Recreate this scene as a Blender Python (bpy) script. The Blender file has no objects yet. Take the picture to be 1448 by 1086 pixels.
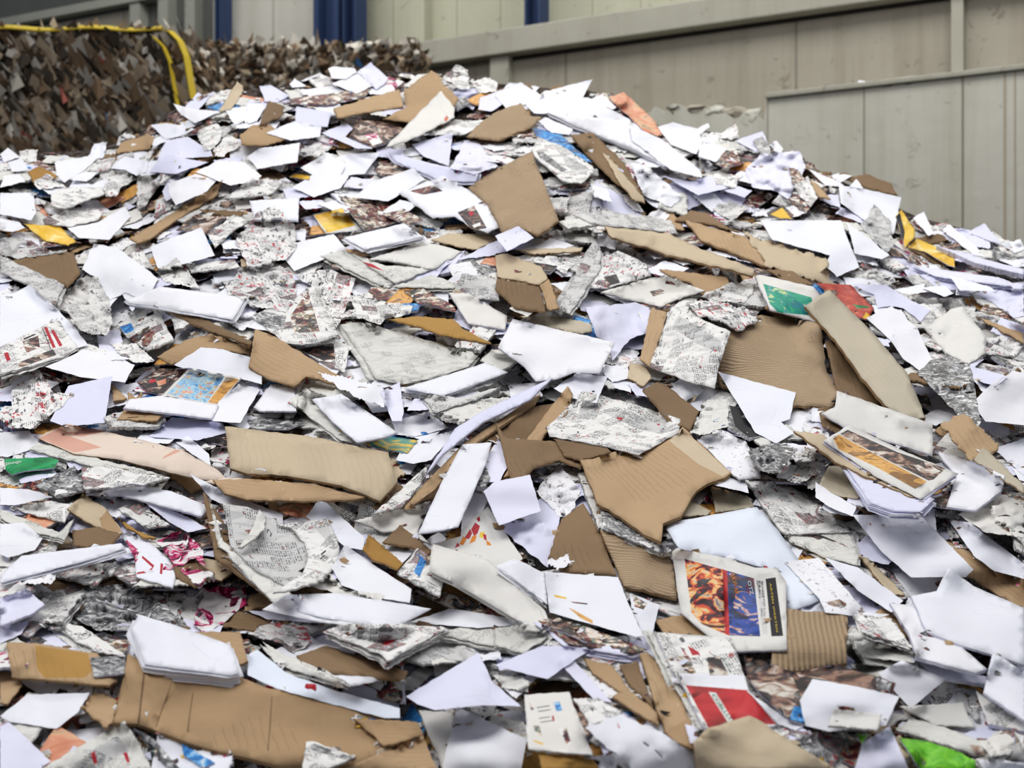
import bpy, bmesh, math, random
import numpy as np
from mathutils import Vector
from mathutils.geometry import delaunay_2d_cdt
from mathutils.bvhtree import BVHTree

RNG = random.Random(7)
C = bpy.context.scene.collection
F = 1989.0; CX = 724.0; HY = 600.0; CAMZ = 1.65

# ------------------------------------------------------------------ helpers
def lerp(a, b, t): return a + (b - a) * t

_ng = np.random.RandomState(3).rand(64, 64)
def vnoise(x, y):
    x = np.asarray(x, float); y = np.asarray(y, float)
    xi = np.floor(x).astype(int); yi = np.floor(y).astype(int)
    fx = x - xi; fy = y - yi
    fx = fx * fx * (3 - 2 * fx); fy = fy * fy * (3 - 2 * fy)
    a = _ng[xi % 64, yi % 64]; b = _ng[(xi + 1) % 64, yi % 64]
    c = _ng[xi % 64, (yi + 1) % 64]; d = _ng[(xi + 1) % 64, (yi + 1) % 64]
    return (a * (1 - fx) + b * fx) * (1 - fy) + (c * (1 - fx) + d * fx) * fy

SKY = np.array([(-1500, 640), (-800, 330), (-300, 240), (0, 222), (60, 216), (140, 212), (200, 186), (250, 152), (290, 138), (330, 128), (400, 122),
       (440, 108), (520, 98), (600, 104), (650, 104), (700, 118), (760, 124), (830, 126), (870, 140), (930, 180), (1010, 186),
       (1100, 214), (1190, 256), (1250, 285), (1300, 308), (1390, 330), (1448, 352), (1700, 430), (2100, 600), (2900, 900)], float)
def skyl(px): return np.interp(px, SKY[:, 0], SKY[:, 1])
def ytop(px): return np.interp(px, [-1500, 0, 560, 1000, 1448, 2900], [6.0, 7.4, 8.1, 7.7, 6.9, 4.6])
def Ybase(px, py):
    """distance (along the level view axis) of the heap's surface seen at photo column px, row py"""
    px = np.asarray(px, float); py = np.asarray(py, float)
    s = skyl(px); yt = ytop(px); yb = 3.3
    t = np.clip((1086 - py) / np.maximum(1086 - s, 80), -0.9, 1.0)
    tp = np.maximum(t, 0); up = yb + (yt - yb) * (.28 * tp + .72 * tp * tp)
    y = np.where(t >= 0, up, yb + 0.8 * t)
    n = (vnoise(px / 170 + 9, py / 95 + 3) - .5) * .26 + (vnoise(px / 60 + 1, py / 38 + 7) - .5) * .12
    fade = np.clip((py - s) / 60, 0, 1)
    y = y + n * fade * y / 5
    y = y + np.maximum(s - py, 0) * 0.0025
    return y
def pt(px, py, o=0.0):
    """world point at photo column px, row py, o metres in front of the heap's surface"""
    y = Ybase(px, py) - o
    return np.stack([(px - CX) / F * y, y, CAMZ + (HY - py) / F * y], -1)
def topix(P):
    P = np.asarray(P, float)
    return np.stack([CX + F * P[..., 0] / P[..., 1], HY - F * (P[..., 2] - CAMZ) / P[..., 1]], -1)

# ------------------------------------------------------------------ materials
MATS = {}
class NT:
    def __init__(s, name):
        m = bpy.data.materials.new(name); m.use_nodes = True
        s.m = m; s.t = m.node_tree; s.t.nodes.clear()
        s.out = s.n('ShaderNodeOutputMaterial'); s.b = s.n('ShaderNodeBsdfPrincipled')
        s.t.links.new(s.b.outputs[0], s.out.inputs[0]); MATS[name] = m
    def n(s, ty, **k):
        nd = s.t.nodes.new(ty)
        for a, b in k.items(): setattr(nd, a, b)
        return nd
    def link(s, a, b): s.t.links.new(a, b)
    def val(s, sock, v):
        if hasattr(v, 'is_output') or isinstance(v, bpy.types.NodeSocket): s.link(v, sock)
        else: sock.default_value = v
    def math(s, op, a, b=0.0, c=None):
        nd = s.n('ShaderNodeMath', operation=op); s.val(nd.inputs[0], a); s.val(nd.inputs[1], b)
        if c is not None: s.val(nd.inputs[2], c)
        return nd.outputs[0]
    def mix(s, f, a, b, mode='MIX'):
        nd = s.n('ShaderNodeMix', data_type='RGBA', blend_type=mode)
        s.val(nd.inputs[0], f)
        s.val(nd.inputs[6], a if not isinstance(a, tuple) else (*a, 1)); s.val(nd.inputs[7], b if not isinstance(b, tuple) else (*b, 1))
        return nd.outputs[2]
    def ramp(s, f, stops, interp='LINEAR'):
        nd = s.n('ShaderNodeValToRGB'); cr = nd.color_ramp; cr.interpolation = interp
        while len(cr.elements) > 1: cr.elements.remove(cr.elements[-1])
        cr.elements[0].position = stops[0][0]; cr.elements[0].color = (*stops[0][1], 1)
        for p, c in stops[1:]:
            e = cr.elements.new(p); e.color = (*c, 1)
        s.val(nd.inputs[0], f); return nd.outputs[0]
    def coords(s, kind='UV'):
        if kind == 'UV':
            uv = s.n('ShaderNodeUVMap'); uv.uv_map = 'UVMap'; base = uv.outputs[0]
        else:
            base = s.n('ShaderNodeTexCoord').outputs[kind]
        oi = s.n('ShaderNodeObjectInfo'); s.rnd = oi.outputs['Random']
        off = s.n('ShaderNodeVectorMath', operation='MULTIPLY_ADD')
        cmb = s.n('ShaderNodeCombineXYZ'); s.link(s.rnd, cmb.inputs[0]); s.link(s.rnd, cmb.inputs[1]); s.link(s.rnd, cmb.inputs[2])
        s.link(cmb.outputs[0], off.inputs[0]); off.inputs[1].default_value = (17, 31, 11) if kind != 'UV' else (0, 0, 37); s.link(base, off.inputs[2])
        s.base = base
        return off.outputs[0]
    def noise(s, vec, scale, detail=2, dist=0.0, out=0, rough=.5):
        nd = s.n('ShaderNodeTexNoise'); nd.inputs['Scale'].default_value = scale; nd.inputs['Detail'].default_value = detail
        nd.inputs['Distortion'].default_value = dist; nd.inputs['Roughness'].default_value = rough
        s.link(vec, nd.inputs['Vector']); return nd.outputs[out]
    def voro(s, vec, scale, feature='DISTANCE_TO_EDGE', out='Distance'):
        nd = s.n('ShaderNodeTexVoronoi', feature=feature); nd.inputs['Scale'].default_value = scale
        s.link(vec, nd.inputs['Vector']); return nd.outputs[out]
    def bump(s, h, strength=.3, dist=.002):
        nd = s.n('ShaderNodeBump'); nd.inputs['Strength'].default_value = strength; nd.inputs['Distance'].default_value = dist
        s.link(h, nd.inputs['Height']); s.link(nd.outputs[0], s.b.inputs['Normal'])
    def scale(s, vec, v):
        nd = s.n('ShaderNodeMapping'); nd.inputs['Scale'].default_value = v; s.link(vec, nd.inputs[0]); return nd.outputs[0]
    def fin(s, col, rough=.8, spec=.25):
        s.val(s.b.inputs['Base Color'], col if not isinstance(col, tuple) else (*col, 1)); s.b.inputs['Roughness'].default_value = rough
        s.b.inputs['Specular IOR Level'].default_value = spec
        return s.m

def paper(name, a, b, crease=.35, speck=0.0):  # lavender mottling and fold lines put facet shading into the colour
    t = NT(name); v = t.coords()
    base = t.mix(t.rnd, a, b)
    n = t.noise(v, 9, 3); base = t.mix(t.math('MULTIPLY', n, .16), base, (.55, .55, .63))
    e = t.voro(t.scale(v, (1, .55, 1)), 8)
    line = t.math('LESS_THAN', e, .008)
    msk = t.math('GREATER_THAN', t.noise(v, 3.3, 1), .56)
    base = t.mix(t.math('MULTIPLY', t.math('MULTIPLY', line, msk), crease * .45), base, (.45, .45, .55))
    if speck:
        sp = t.math('GREATER_THAN', t.noise(v, 60, 2, 1.0), .70 - speck * .05)
        base = t.mix(t.math('MULTIPLY', sp, .75), base, (.16, .09, .08))
    t.bump(t.math('ADD', t.noise(v, 16, 3), t.math('MULTIPLY', e, 1.5)), .42, .006)
    t.fin(base, .75, .2)
paper('white_paper', (.84, .855, .92), (.87, .87, .90))
paper('lavender_paper', (.72, .73, .89), (.80, .80, .93))  # lavender cast of white sheets in shade, painted into their colour
paper('cream_paper', (.74, .73, .69), (.80, .78, .73))
paper('blue_white_paper', (.80, .86, .96), (.84, .89, .97), .1)
paper('spotted_paper', (.84, .84, .84), (.9, .9, .93), .3, 1.0)

def news(name, a, b, ink=.75, cov=.45, red=.6, hth=.70):
    t = NT(name); v = t.coords()
    base = t.mix(t.rnd, a, b)
    base = t.mix(t.math('MULTIPLY', t.noise(v, 7, 3), .22), base, (.5, .5, .48))
    sx = t.n('ShaderNodeSeparateXYZ'); t.link(v, sx.inputs[0])
    col = t.math('LESS_THAN', t.math('FRACT', t.math('DIVIDE', sx.outputs[0], .052)), .88)
    lin = t.math('LESS_THAN', t.math('FRACT', t.math('DIVIDE', sx.outputs[1], .0065)), .62)
    row = t.math('FLOOR', t.math('DIVIDE', sx.outputs[1], .0065))
    cmb = t.n('ShaderNodeCombineXYZ'); t.link(t.math('MULTIPLY', sx.outputs[0], 210), cmb.inputs[0]); t.link(t.math('MULTIPLY', row, 3.7), cmb.inputs[1]); t.link(t.math('MULTIPLY', t.rnd, 50), cmb.inputs[2])
    wd = t.math('GREATER_THAN', t.noise(cmb.outputs[0], 1, 0), .45)
    def cell(w, h, k):
        cm = t.n('ShaderNodeCombineXYZ'); t.link(t.math('FLOOR', t.math('DIVIDE', sx.outputs[0], w)), cm.inputs[0]); t.link(t.math('FLOOR', t.math('DIVIDE', sx.outputs[1], h)), cm.inputs[1])
        t.link(t.math('MULTIPLY_ADD', t.rnd, 91.7, k), cm.inputs[2]); wn = t.n('ShaderNodeTexWhiteNoise', noise_dimensions='3D'); t.link(cm.outputs[0], wn.inputs[0]); return wn.outputs[0]
    c1 = cell(.052, .043, 1.3)
    blk = t.math('LESS_THAN', c1, cov + .12)
    txt = t.math('MULTIPLY', t.math('MULTIPLY', col, lin), t.math('MULTIPLY', wd, blk))
    base = t.mix(t.math('MULTIPLY', txt, ink), base, (.12, .12, .13))
    inx = t.math('LESS_THAN', t.math('FRACT', t.math('DIVIDE', sx.outputs[0], .052)), .90)
    iny = t.math('LESS_THAN', t.math('FRACT', t.math('DIVIDE', sx.outputs[1], .043)), .88)
    c2 = cell(.104, .086, 5.1); inx = t.math('LESS_THAN', t.math('FRACT', t.math('DIVIDE', sx.outputs[0], .104)), .80); iny = t.math('LESS_THAN', t.math('FRACT', t.math('DIVIDE', sx.outputs[1], .086)), .70)
    pic = t.math('MULTIPLY', t.math('GREATER_THAN', c2, 1 - .09 * red), t.math('MULTIPLY', inx, iny))
    pc = t.ramp(t.noise(v, 42, 3, 1.5), [(0, (.03, .03, .04)), (.42, (.10, .10, .10)), (.49, (.28, .25, .24)), (.53, (.45, .12, .10)), (.57, (.20, .25, .33)), (.62, (.45, .43, .42)), (.7, (.7, .69, .66))])
    base = t.mix(t.math('MULTIPLY', pic, .85), base, pc)
    hd = t.math('GREATER_THAN', t.noise(t.scale(v, (1, 3, 1)), 26, 2, .6), hth)
    hc = t.mix(t.math('MULTIPLY', t.math('GREATER_THAN', t.noise(v, 11, 0), .56), red), (.08, .08, .09), (.5, .05, .07))
    base = t.mix(t.math('MULTIPLY', hd, .85), base, hc)
    e = t.voro(v, 17)
    t.bump(t.math('ADD', t.math('MULTIPLY', t.noise(v, 20, 2), .5), t.math('MULTIPLY', e, 3.0)), .7, .008)
    t.fin(base, .85, .15)
news('newsprint', (.84, .835, .81), (.90, .89, .87), .75, .32, .8, .66)
news('grey_newsprint', (.60, .60, .60), (.74, .73, .71), .75, .42, .3, .68)
news('faded_newsprint', (.72, .715, .67), (.82, .81, .77), .4, .16, .05, .73)
news('colourful_newsprint', (.80, .79, .78), (.90, .89, .87), .8, .26, 1.5, .60)

def board(name, a, b, wr=.5, rib=0.0):
    t = NT(name); v = t.coords()
    base = t.mix(t.rnd, a, b)
    base = t.mix(t.math('MULTIPLY', t.noise(v, 6, 4), .30), base, tuple(x * .62 for x in a))
    w = t.n('ShaderNodeTexWave', wave_type='BANDS', bands_direction='Y'); w.inputs['Scale'].default_value = (15 if rib < 2 else 22); w.inputs['Distortion'].default_value = 4.5; w.inputs['Detail'].default_value = 2; w.inputs['Detail Scale'].default_value = .7
    t.link(v, w.inputs['Vector'])
    msk = t.noise(v, 4, 1)
    cr = t.math('MULTIPLY', t.math('GREATER_THAN', w.outputs[0], .955), t.math('GREATER_THAN', msk, .52 if rib < 2 else .36))
    base = t.mix(t.math('MULTIPLY', cr, .45 * wr), base, tuple(x * .35 for x in a))
    h = t.math('ADD', t.math('MULTIPLY', w.outputs[0], wr * (.9 if rib == 2 else .18)), t.noise(v, 18, 3))
    if rib == 1:
        w2 = t.n('ShaderNodeTexWave', wave_type='BANDS', bands_direction='X'); w2.inputs['Scale'].default_value = 26; w2.inputs['Distortion'].default_value = 1.2
        t.link(v, w2.inputs['Vector'])
        g = t.math('GREATER_THAN', w2.outputs[0], .78)
        base = t.mix(t.math('MULTIPLY', g, .4 * rib), base, tuple(x * .4 for x in a))
        h = t.math('ADD', h, t.math('MULTIPLY', w2.outputs[0], rib))
    t.bump(h, .5, .006)
    t.fin(base, .8, .2)
board('tan_cardboard', (.46, .32, .19), (.54, .39, .245))
board('creased_cardboard', (.48, .36, .24), (.50, .38, .255), 1.3, 2)
board('beige_cardboard', (.60, .50, .36), (.65, .545, .40), .25)
board('brown_cardboard', (.22, .15, .09), (.31, .215, .13), .6)
board('ochre_cardboard', (.40, .23, .07), (.50, .31, .11), .2)
board('grey_board', (.53, .48, .38), (.60, .54, .43), .2)
board('ribbed_cardboard', (.46, .345, .225), (.49, .365, .24), .3, 1.0)
board('pale_pink_board', (.80, .68, .58), (.82, .71, .61), .15)
board('pink_board', (.72, .42, .33), (.74, .45, .36), .1)

def pages(name, a, b, d=.30):
    t = NT(name); v = t.coords()
    sx = t.n('ShaderNodeSeparateXYZ'); t.link(t.base, sx.inputs[0])
    n = t.noise(v, 30, 2)
    f = t.math('FRACT', t.math('MULTIPLY', t.math('ADD', sx.outputs[1], t.math('MULTIPLY', n, .004)), 260))
    base = t.mix(t.math('GREATER_THAN', f, .62), a, b)
    t.fin(base, .9, .1)
pages('page_edges', (.80, .80, .90), (.30, .30, .42))
pages('newspaper_edges', (.66, .65, .62), (.17, .16, .16))
pages('corrugated_edges', (.44, .30, .17), (.13, .08, .045))

def prn(name, stops, scale=30, white=0.0, dist=2.0, blocks=False):
    t = NT(name); v = t.coords()
    n = t.noise(v, scale, 3, dist, rough=.6)
    if blocks:
        vc = t.voro(t.noise(v, 6, 1, out=1) if False else v, scale * .8, 'F1', 'Color'); sp = t.n('ShaderNodeSeparateColor'); t.link(vc, sp.inputs[0]); n = t.math('MULTIPLY_ADD', t.math('SUBTRACT', sp.outputs[0], .5), .30, n)
    n = t.math('MULTIPLY_ADD', t.math('SUBTRACT', n, .5), 2.3, .5)
    base = t.ramp(n, stops, 'LINEAR')
    n2 = t.noise(v, scale * .45, 2, 1.0)
    base = t.mix(t.math('GREATER_THAN', n2, .60), base, t.ramp(t.noise(v, scale * 1.6, 2), [(0, stops[-1][1]), (.5, stops[0][1]), (1, stops[len(stops) // 2][1])]))
    if white:
        base = t.mix(t.math('GREATER_THAN', t.noise(v, scale * .6, 2, .8), 1 - white), base, (.84, .83, .82))
    t.bump(t.noise(v, 14, 2), .2, .004)
    t.fin(base, .45, .4)
K_ = (.02, .02, .025)
prn('multicolour_print', [(0, K_), (.3, (.10, .03, .04)), (.40, (.42, .06, .06)), (.46, (.12, .10, .10)), (.52, (.66, .42, .16)), (.58, (.07, .13, .30)), (.66, (.10, .22, .14)), (.75, (.75, .55, .40)), (1, (.8, .8, .78))], 30, .36, 1.0, True)
prn('fiery_print', [(0, K_), (.36, (.10, .02, .03)), (.42, (.60, .07, .05)), (.54, (.75, .20, .08)), (.62, (.82, .48, .10)), (.74, (.80, .60, .42)), (1, (.25, .2, .2))], 17)
prn('dark_print', [(0, K_), (.45, (.055, .04, .04)), (.6, (.20, .10, .08)), (.72, (.42, .28, .20)), (.85, (.50, .42, .36)), (1, (.7, .66, .6))], 19, 0, 1.2, True)
prn('grey_print', [(0, (.05, .05, .055)), (.4, (.16, .16, .17)), (.6, (.42, .42, .42)), (1, (.75, .75, .74))], 30, .35)
prn('sky_blue_print', [(0, (.10, .30, .55)), (.4, (.32, .55, .75)), (.55, (.42, .66, .82)), (.64, (.75, .62, .25)), (.72, (.55, .14, .1)), (1, (.8, .85, .85))], 24)
prn('deep_blue_print', [(0, (.01, .02, .05)), (.3, (.02, .05, .2)), (.42, (.03, .08, .36)), (.64, (.04, .10, .40)), (.72, (.6, .25, .1)), (.8, (.7, .7, .7)), (1, (.5, .1, .1))], 15)
prn('bright_blue_print', [(0, (.02, .08, .25)), (.5, (.05, .25, .60)), (.7, (.1, .4, .75)), (1, (.6, .7, .8))], 16)
prn('red_print', [(0, (.22, .01, .015)), (.5, (.50, .02, .03)), (1, (.62, .04, .05))], 6)
prn('red_brown_print', [(0, (.30, .03, .02)), (.5, (.50, .07, .05)), (.7, (.58, .12, .08)), (1, (.7, .35, .1))], 10)
prn('brown_photo_print', [(0, (.03, .02, .02)), (.42, (.12, .06, .045)), (.55, (.26, .15, .11)), (.75, (.36, .22, .16)), (1, (.08, .05, .04))], 9)
prn('yellow_print', [(0, (.72, .42, .03)), (.5, (.83, .53, .06)), (.75, (.85, .60, .12)), (1, (.9, .75, .4))], 5)
prn('orange_yellow_print', [(0, (.30, .15, .05)), (.4, (.70, .38, .10)), (.6, (.75, .45, .16)), (.75, (.60, .28, .08)), (1, (.2, .15, .1))], 14)
prn('salmon_print', [(0, (.60, .22, .12)), (.5, (.72, .34, .22)), (.75, (.75, .48, .30)), (1, (.4, .3, .2))], 9)
prn('green_print', [(0, (.0, .16, .05)), (.5, (.01, .32, .10)), (1, (.05, .45, .18))], 6)
prn('lime_print', [(0, (.08, .38, .02)), (.5, (.20, .62, .03)), (.72, (.30, .70, .06)), (.85, (.1, .2, .05)), (1, (.7, .75, .6))], 18)
prn('sea_green_print', [(0, (.0, .22, .22)), (.4, (.01, .36, .22)), (.52, (.02, .42, .20)), (.66, (.04, .25, .45)), (.8, (.45, .62, .12)), (1, (.7, .8, .7))], 14)
prn('magenta_print', [(0, (.03, .01, .02)), (.38, (.28, .01, .08)), (.5, (.62, .02, .16)), (.6, (.66, .05, .2)), (.72, (.75, .70, .72)), (1, (.2, .3, .3))], 22, .50)
prn('teal_yellow_print', [(0, (.05, .25, .25)), (.4, (.2, .4, .3)), (.5, (.7, .5, .1)), (1, (.8, .58, .12))], 8)
def solid(name, c, r=.6):
    t = NT(name); v = t.coords(); t.fin(t.mix(t.math('MULTIPLY', t.noise(v, 12, 3), .3), c, tuple(x * .6 for x in c)), r, .3)
solid('black_ink', (.03, .03, .035)); solid('red_ink', (.50, .04, .06)); solid('green_ink', (.03, .24, .12)); solid('orange_ink', (.75, .28, .04)); solid('yellow_ink', (.82, .60, .08)); solid('white_ink', (.82, .82, .8))
solid('blue_ink', (.05, .2, .55))

# ------------------------------------------------------------------ the heap as it builds up
CELL = 4; RX0 = -320; RY0 = -60; RW = 526; RH = 380
O = np.zeros((RH, RW)); ID = -np.ones((RH, RW), int)
def samp(px, py, wide=False):
    x = np.clip((px - RX0) / CELL - .5, 0, RW - 1.01); y = np.clip((py - RY0) / CELL - .5, 0, RH - 1.01)
    xi = x.astype(int); yi = y.astype(int)
    if wide:
        xi = np.clip(xi, 1, RW - 3); yi = np.clip(yi, 1, RH - 3); m = O[yi, xi]
        for a in (-1, 0, 1, 2):
            for b in (-1, 0, 1, 2): m = np.maximum(m, O[yi + b, xi + a])
        return m
    return np.maximum(np.maximum(O[yi, xi], O[yi, xi + 1]), np.maximum(O[yi + 1, xi], O[yi + 1, xi + 1]))
def inpoly(poly, x, y):
    n = len(poly); r = np.zeros(np.shape(x), bool); j = n - 1
    for i in range(n):
        xi, yi = poly[i]; xj, yj = poly[j]
        c = ((yi > y) != (yj > y)) & (x < (xj - xi) * (y - yi) / ((yj - yi) or 1e-9) + xi)
        r ^= c; j = i
    return r
def raster(px, py, o, tris, pid):
    for t in tris:
        x = (px[t] - RX0) / CELL - .5; y = (py[t] - RY0) / CELL - .5
        x0 = max(int(math.ceil(x.min() - .3)), 0); x1 = min(int(math.floor(x.max() + .3)), RW - 1)
        y0 = max(int(math.ceil(y.min() - .3)), 0); y1 = min(int(math.floor(y.max() + .3)), RH - 1)
        if x1 < x0 or y1 < y0: continue
        gx, gy = np.meshgrid(np.arange(x0, x1 + 1), np.arange(y0, y1 + 1))
        d = (y[1] - y[2]) * (x[0] - x[2]) + (x[2] - x[1]) * (y[0] - y[2])
        if abs(d) < 1e-9: continue
        a = ((y[1] - y[2]) * (gx - x[2]) + (x[2] - x[1]) * (gy - y[2])) / d
        b = ((y[2] - y[0]) * (gx - x[2]) + (x[0] - x[2]) * (gy - y[2])) / d
        c = 1 - a - b
        m = (a > -.08) & (b > -.08) & (c > -.08)
        z = a * o[t[0]] + b * o[t[1]] + c * o[t[2]]
        yy = gy[m]; xx = gx[m]
        O[yy, xx] = np.maximum(O[yy, xx], z[m]); ID[yy, xx] = pid

PIECES = []
def place(poly, mat='white_paper', rim=None, thick=0.0, crumple=.3, lift=.035, side=None, bend=None, curl=None, torn=.5, rigid=.5,
          decals=(), step=None, text=None, meta=None, seed=None, crease=.06, bax=None):
    rng = random.Random(seed if seed is not None else len(PIECES) * 13 + 5)
    poly = [(float(a), float(b)) for a, b in poly]
    A = sum(poly[i - 1][0] * poly[i][1] - poly[i][0] * poly[i - 1][1] for i in range(len(poly))) / 2
    if A < 0: poly = poly[::-1]
    area = abs(A)
    if area < 12: return None
    P0 = np.array(poly); cx, cy = P0.mean(0)
    w = np.ptp(P0[:, 0]); h = np.ptp(P0[:, 1])
    if step is None:
        step = max(3.0, math.sqrt(area) / (9 if crumple < .8 else 19))
        step = min(step, 14)
    ph = [rng.uniform(0, 6.28) for _ in range(6)]
    def wob(x, y):
        return (math.sin(x * .31 + ph[0]) + math.sin(y * .43 + ph[1]) + math.sin((x + y) * .9 + ph[2]) * .8 + rng.uniform(-.7, .7)) * torn * .6
    ring = []
    for i in range(len(poly)):
        a = poly[i]; b = poly[(i + 1) % len(poly)]
        L = math.hypot(b[0] - a[0], b[1] - a[1]); k = max(1, int(round(L / (step * (.8 if torn < 1.5 else .5)))))
        for q in range(k):
            t = q / k; x = lerp(a[0], b[0], t); y = lerp(a[1], b[1], t)
            if q and L > 6:
                nx, ny = -(b[1] - a[1]) / L, (b[0] - a[0]) / L; d = wob(x, y); x += nx * d; y += ny * d
            ring.append((x, y))
    gx = np.arange(P0[:, 0].min() + step * .5, P0[:, 0].max(), step); gy = np.arange(P0[:, 1].min() + step * .4, P0[:, 1].max(), step * .75)
    X, Y = np.meshgrid(gx, gy); X = X + (np.arange(len(gy)) % 2)[:, None] * step * .5
    X = X.ravel() + np.array([rng.uniform(-.15, .15) for _ in range(X.size)]) * step; Y = Y.ravel() + np.array([rng.uniform(-.12, .12) for _ in range(Y.size)]) * step
    m = inpoly(ring, X, Y); X = X[m]; Y = Y[m]
    # keep inner points off the rim
    if len(X):
        R = np.array(ring); dmin = np.min((X[:, None] - R[None, :, 0]) ** 2 + (Y[:, None] - R[None, :, 1]) ** 2, 1); k = dmin > (step * .35) ** 2; X = X[k]; Y = Y[k]
    vs = [Vector(p) for p in ring]; faces = [list(range(len(ring)))]
    for dm, dp in decals:
        s0 = len(vs); dd = [(float(a), float(b)) for a, b in dp]
        rr = []
        for i in range(len(dd)):
            a = dd[i]; b = dd[(i + 1) % len(dd)]; L = math.hypot(b[0] - a[0], b[1] - a[1]); k = max(1, int(L / step))
            for q in range(k): rr.append((lerp(a[0], b[0], q / k), lerp(a[1], b[1], q / k)))
        DA = sum(rr[i - 1][0] * rr[i][1] - rr[i][0] * rr[i - 1][1] for i in range(len(rr)))
        if DA < 0: rr = rr[::-1]
        vs += [Vector(p) for p in rr]; faces.append(list(range(s0, len(vs))))
    vs += [Vector((x, y)) for x, y in zip(X, Y)]
    ov, oe, of, _, _, off = delaunay_2d_cdt(vs, [], faces, 0, 1e-4, True)
    if not of: return None
    shapes = [[(vs[i][0], vs[i][1]) for i in f] for f in faces]
    V = np.array([(v[0], v[1]) for v in ov]); px = V[:, 0]; py = V[:, 1]
    tris = []; fm = []
    ce = np.array([(V[list(f)[:3]]).mean(0) for f in of]); inn = [inpoly(sh, ce[:, 0], ce[:, 1]) for sh in shapes]
    for k_, f in enumerate(of):
        if not inn[0][k_] or len(f) < 3: continue
        src = [q for q in range(len(shapes)) if inn[q][k_]]
        a, b, c = f[:3]
        if abs((px[b] - px[a]) * (py[c] - py[a]) - (px[c] - px[a]) * (py[b] - py[a])) < 1e-3: continue
        a, b, c = f[:3]
        if (px[b] - px[a]) * (py[c] - py[a]) - (px[c] - px[a]) * (py[b] - py[a]) < 0: f = [a, c, b]
        tris.append(list(f)); fm.append(max(src))
    if not tris: return None
    used = sorted({i for t in tris for i in t}); rem = {o_: n_ for n_, o_ in enumerate(used)}
    px = px[used]; py = py[used]; tris = np.array([[rem[i] for i in t] for t in tris])
    # ---- offsets in front of the surface
    yc = float(Ybase(cx, cy)); k = yc / F
    mx = (px - cx) * k; my = (py - cy) * k / .62
    hw = max(w * k / 2, .01); hh = max(h * k / .62 / 2, .01)
    if side is None: side = rng.uniform(-.02, .02)
    if bend is None: bend = rng.uniform(-.012, .016)
    far = yc / 5.0
    o = lift * (my / hh) + side * (mx / hw)
    th = rng.uniform(0, 3.14) if bax is None else bax
    u = mx * math.cos(th) + my * math.sin(th); hu = max(np.abs(u).max(), .01)
    o = o + bend * (1 - (u / hu) ** 2)
    if curl is None: curl = rng.choice([0, 0, .02, .035]) if thick < .01 else 0
    if curl:
        ci = rng.randrange(len(poly)); d = np.hypot((px - poly[ci][0]) * k, (py - poly[ci][1]) * k / .62)
        o = o + curl * np.exp(-(d / (.45 * max(hw, hh))) ** 2)
    if crumple > 0:
        wx = (vnoise(mx * 14 + ph[3] * 5, my * 14 + ph[4] * 5) - .5) * .05; wy = (vnoise(mx * 14 + 20 + ph[4], my * 14 + 9) - .5) * .05
        for q in range(6):
            a = rng.uniform(0, 3.14); lam = rng.uniform(.05, .15) if crumple < .8 else rng.uniform(.035, .11)
            s = ((mx + wx) * math.cos(a) + (my + wy) * math.sin(a)) / lam + rng.random()
            tri = np.abs(s - np.floor(s) - .5) * 2
            o = o + (tri - .5) * lam * crease * crumple * (1.5 if crumple < .22 else 2.4 if crumple < .8 else 4.6)
    floor = samp(px, py, crumple < .25) + thick * 1.3 + .003
    need = floor - o
    o = o + max(float(np.percentile(need, 50 + 45 * rigid)), float(need.min()))
    # neighbours
    E = np.concatenate([tris[:, [0, 1]], tris[:, [1, 2]], tris[:, [2, 0]]]); E = np.concatenate([E, E[:, ::-1]])
    deg = np.bincount(E[:, 0], minlength=len(px)).astype(float)
    o = np.maximum(o, floor)
    for _ in range(9 if crumple < .25 else 4 if crumple < .8 else 1):
        s = np.bincount(E[:, 0], weights=o[E[:, 1]], minlength=len(px)) / np.maximum(deg, 1)
        o = np.maximum(lerp(o, s, .35 if crumple < .8 else .15), floor)
    pid = len(PIECES); raster(px, py, o, tris, pid)
    P = pt(px, py, o)
    p = dict(id=pid, P=P, tris=tris, fm=fm, mats=[mat, rim or mat] + [d[0] for d in decals], thick=thick, meta=meta or {}, poly=P0, c=(cx, cy), area=area, text=text, px=px, py=py)
    PIECES.append(p); return p

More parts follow.
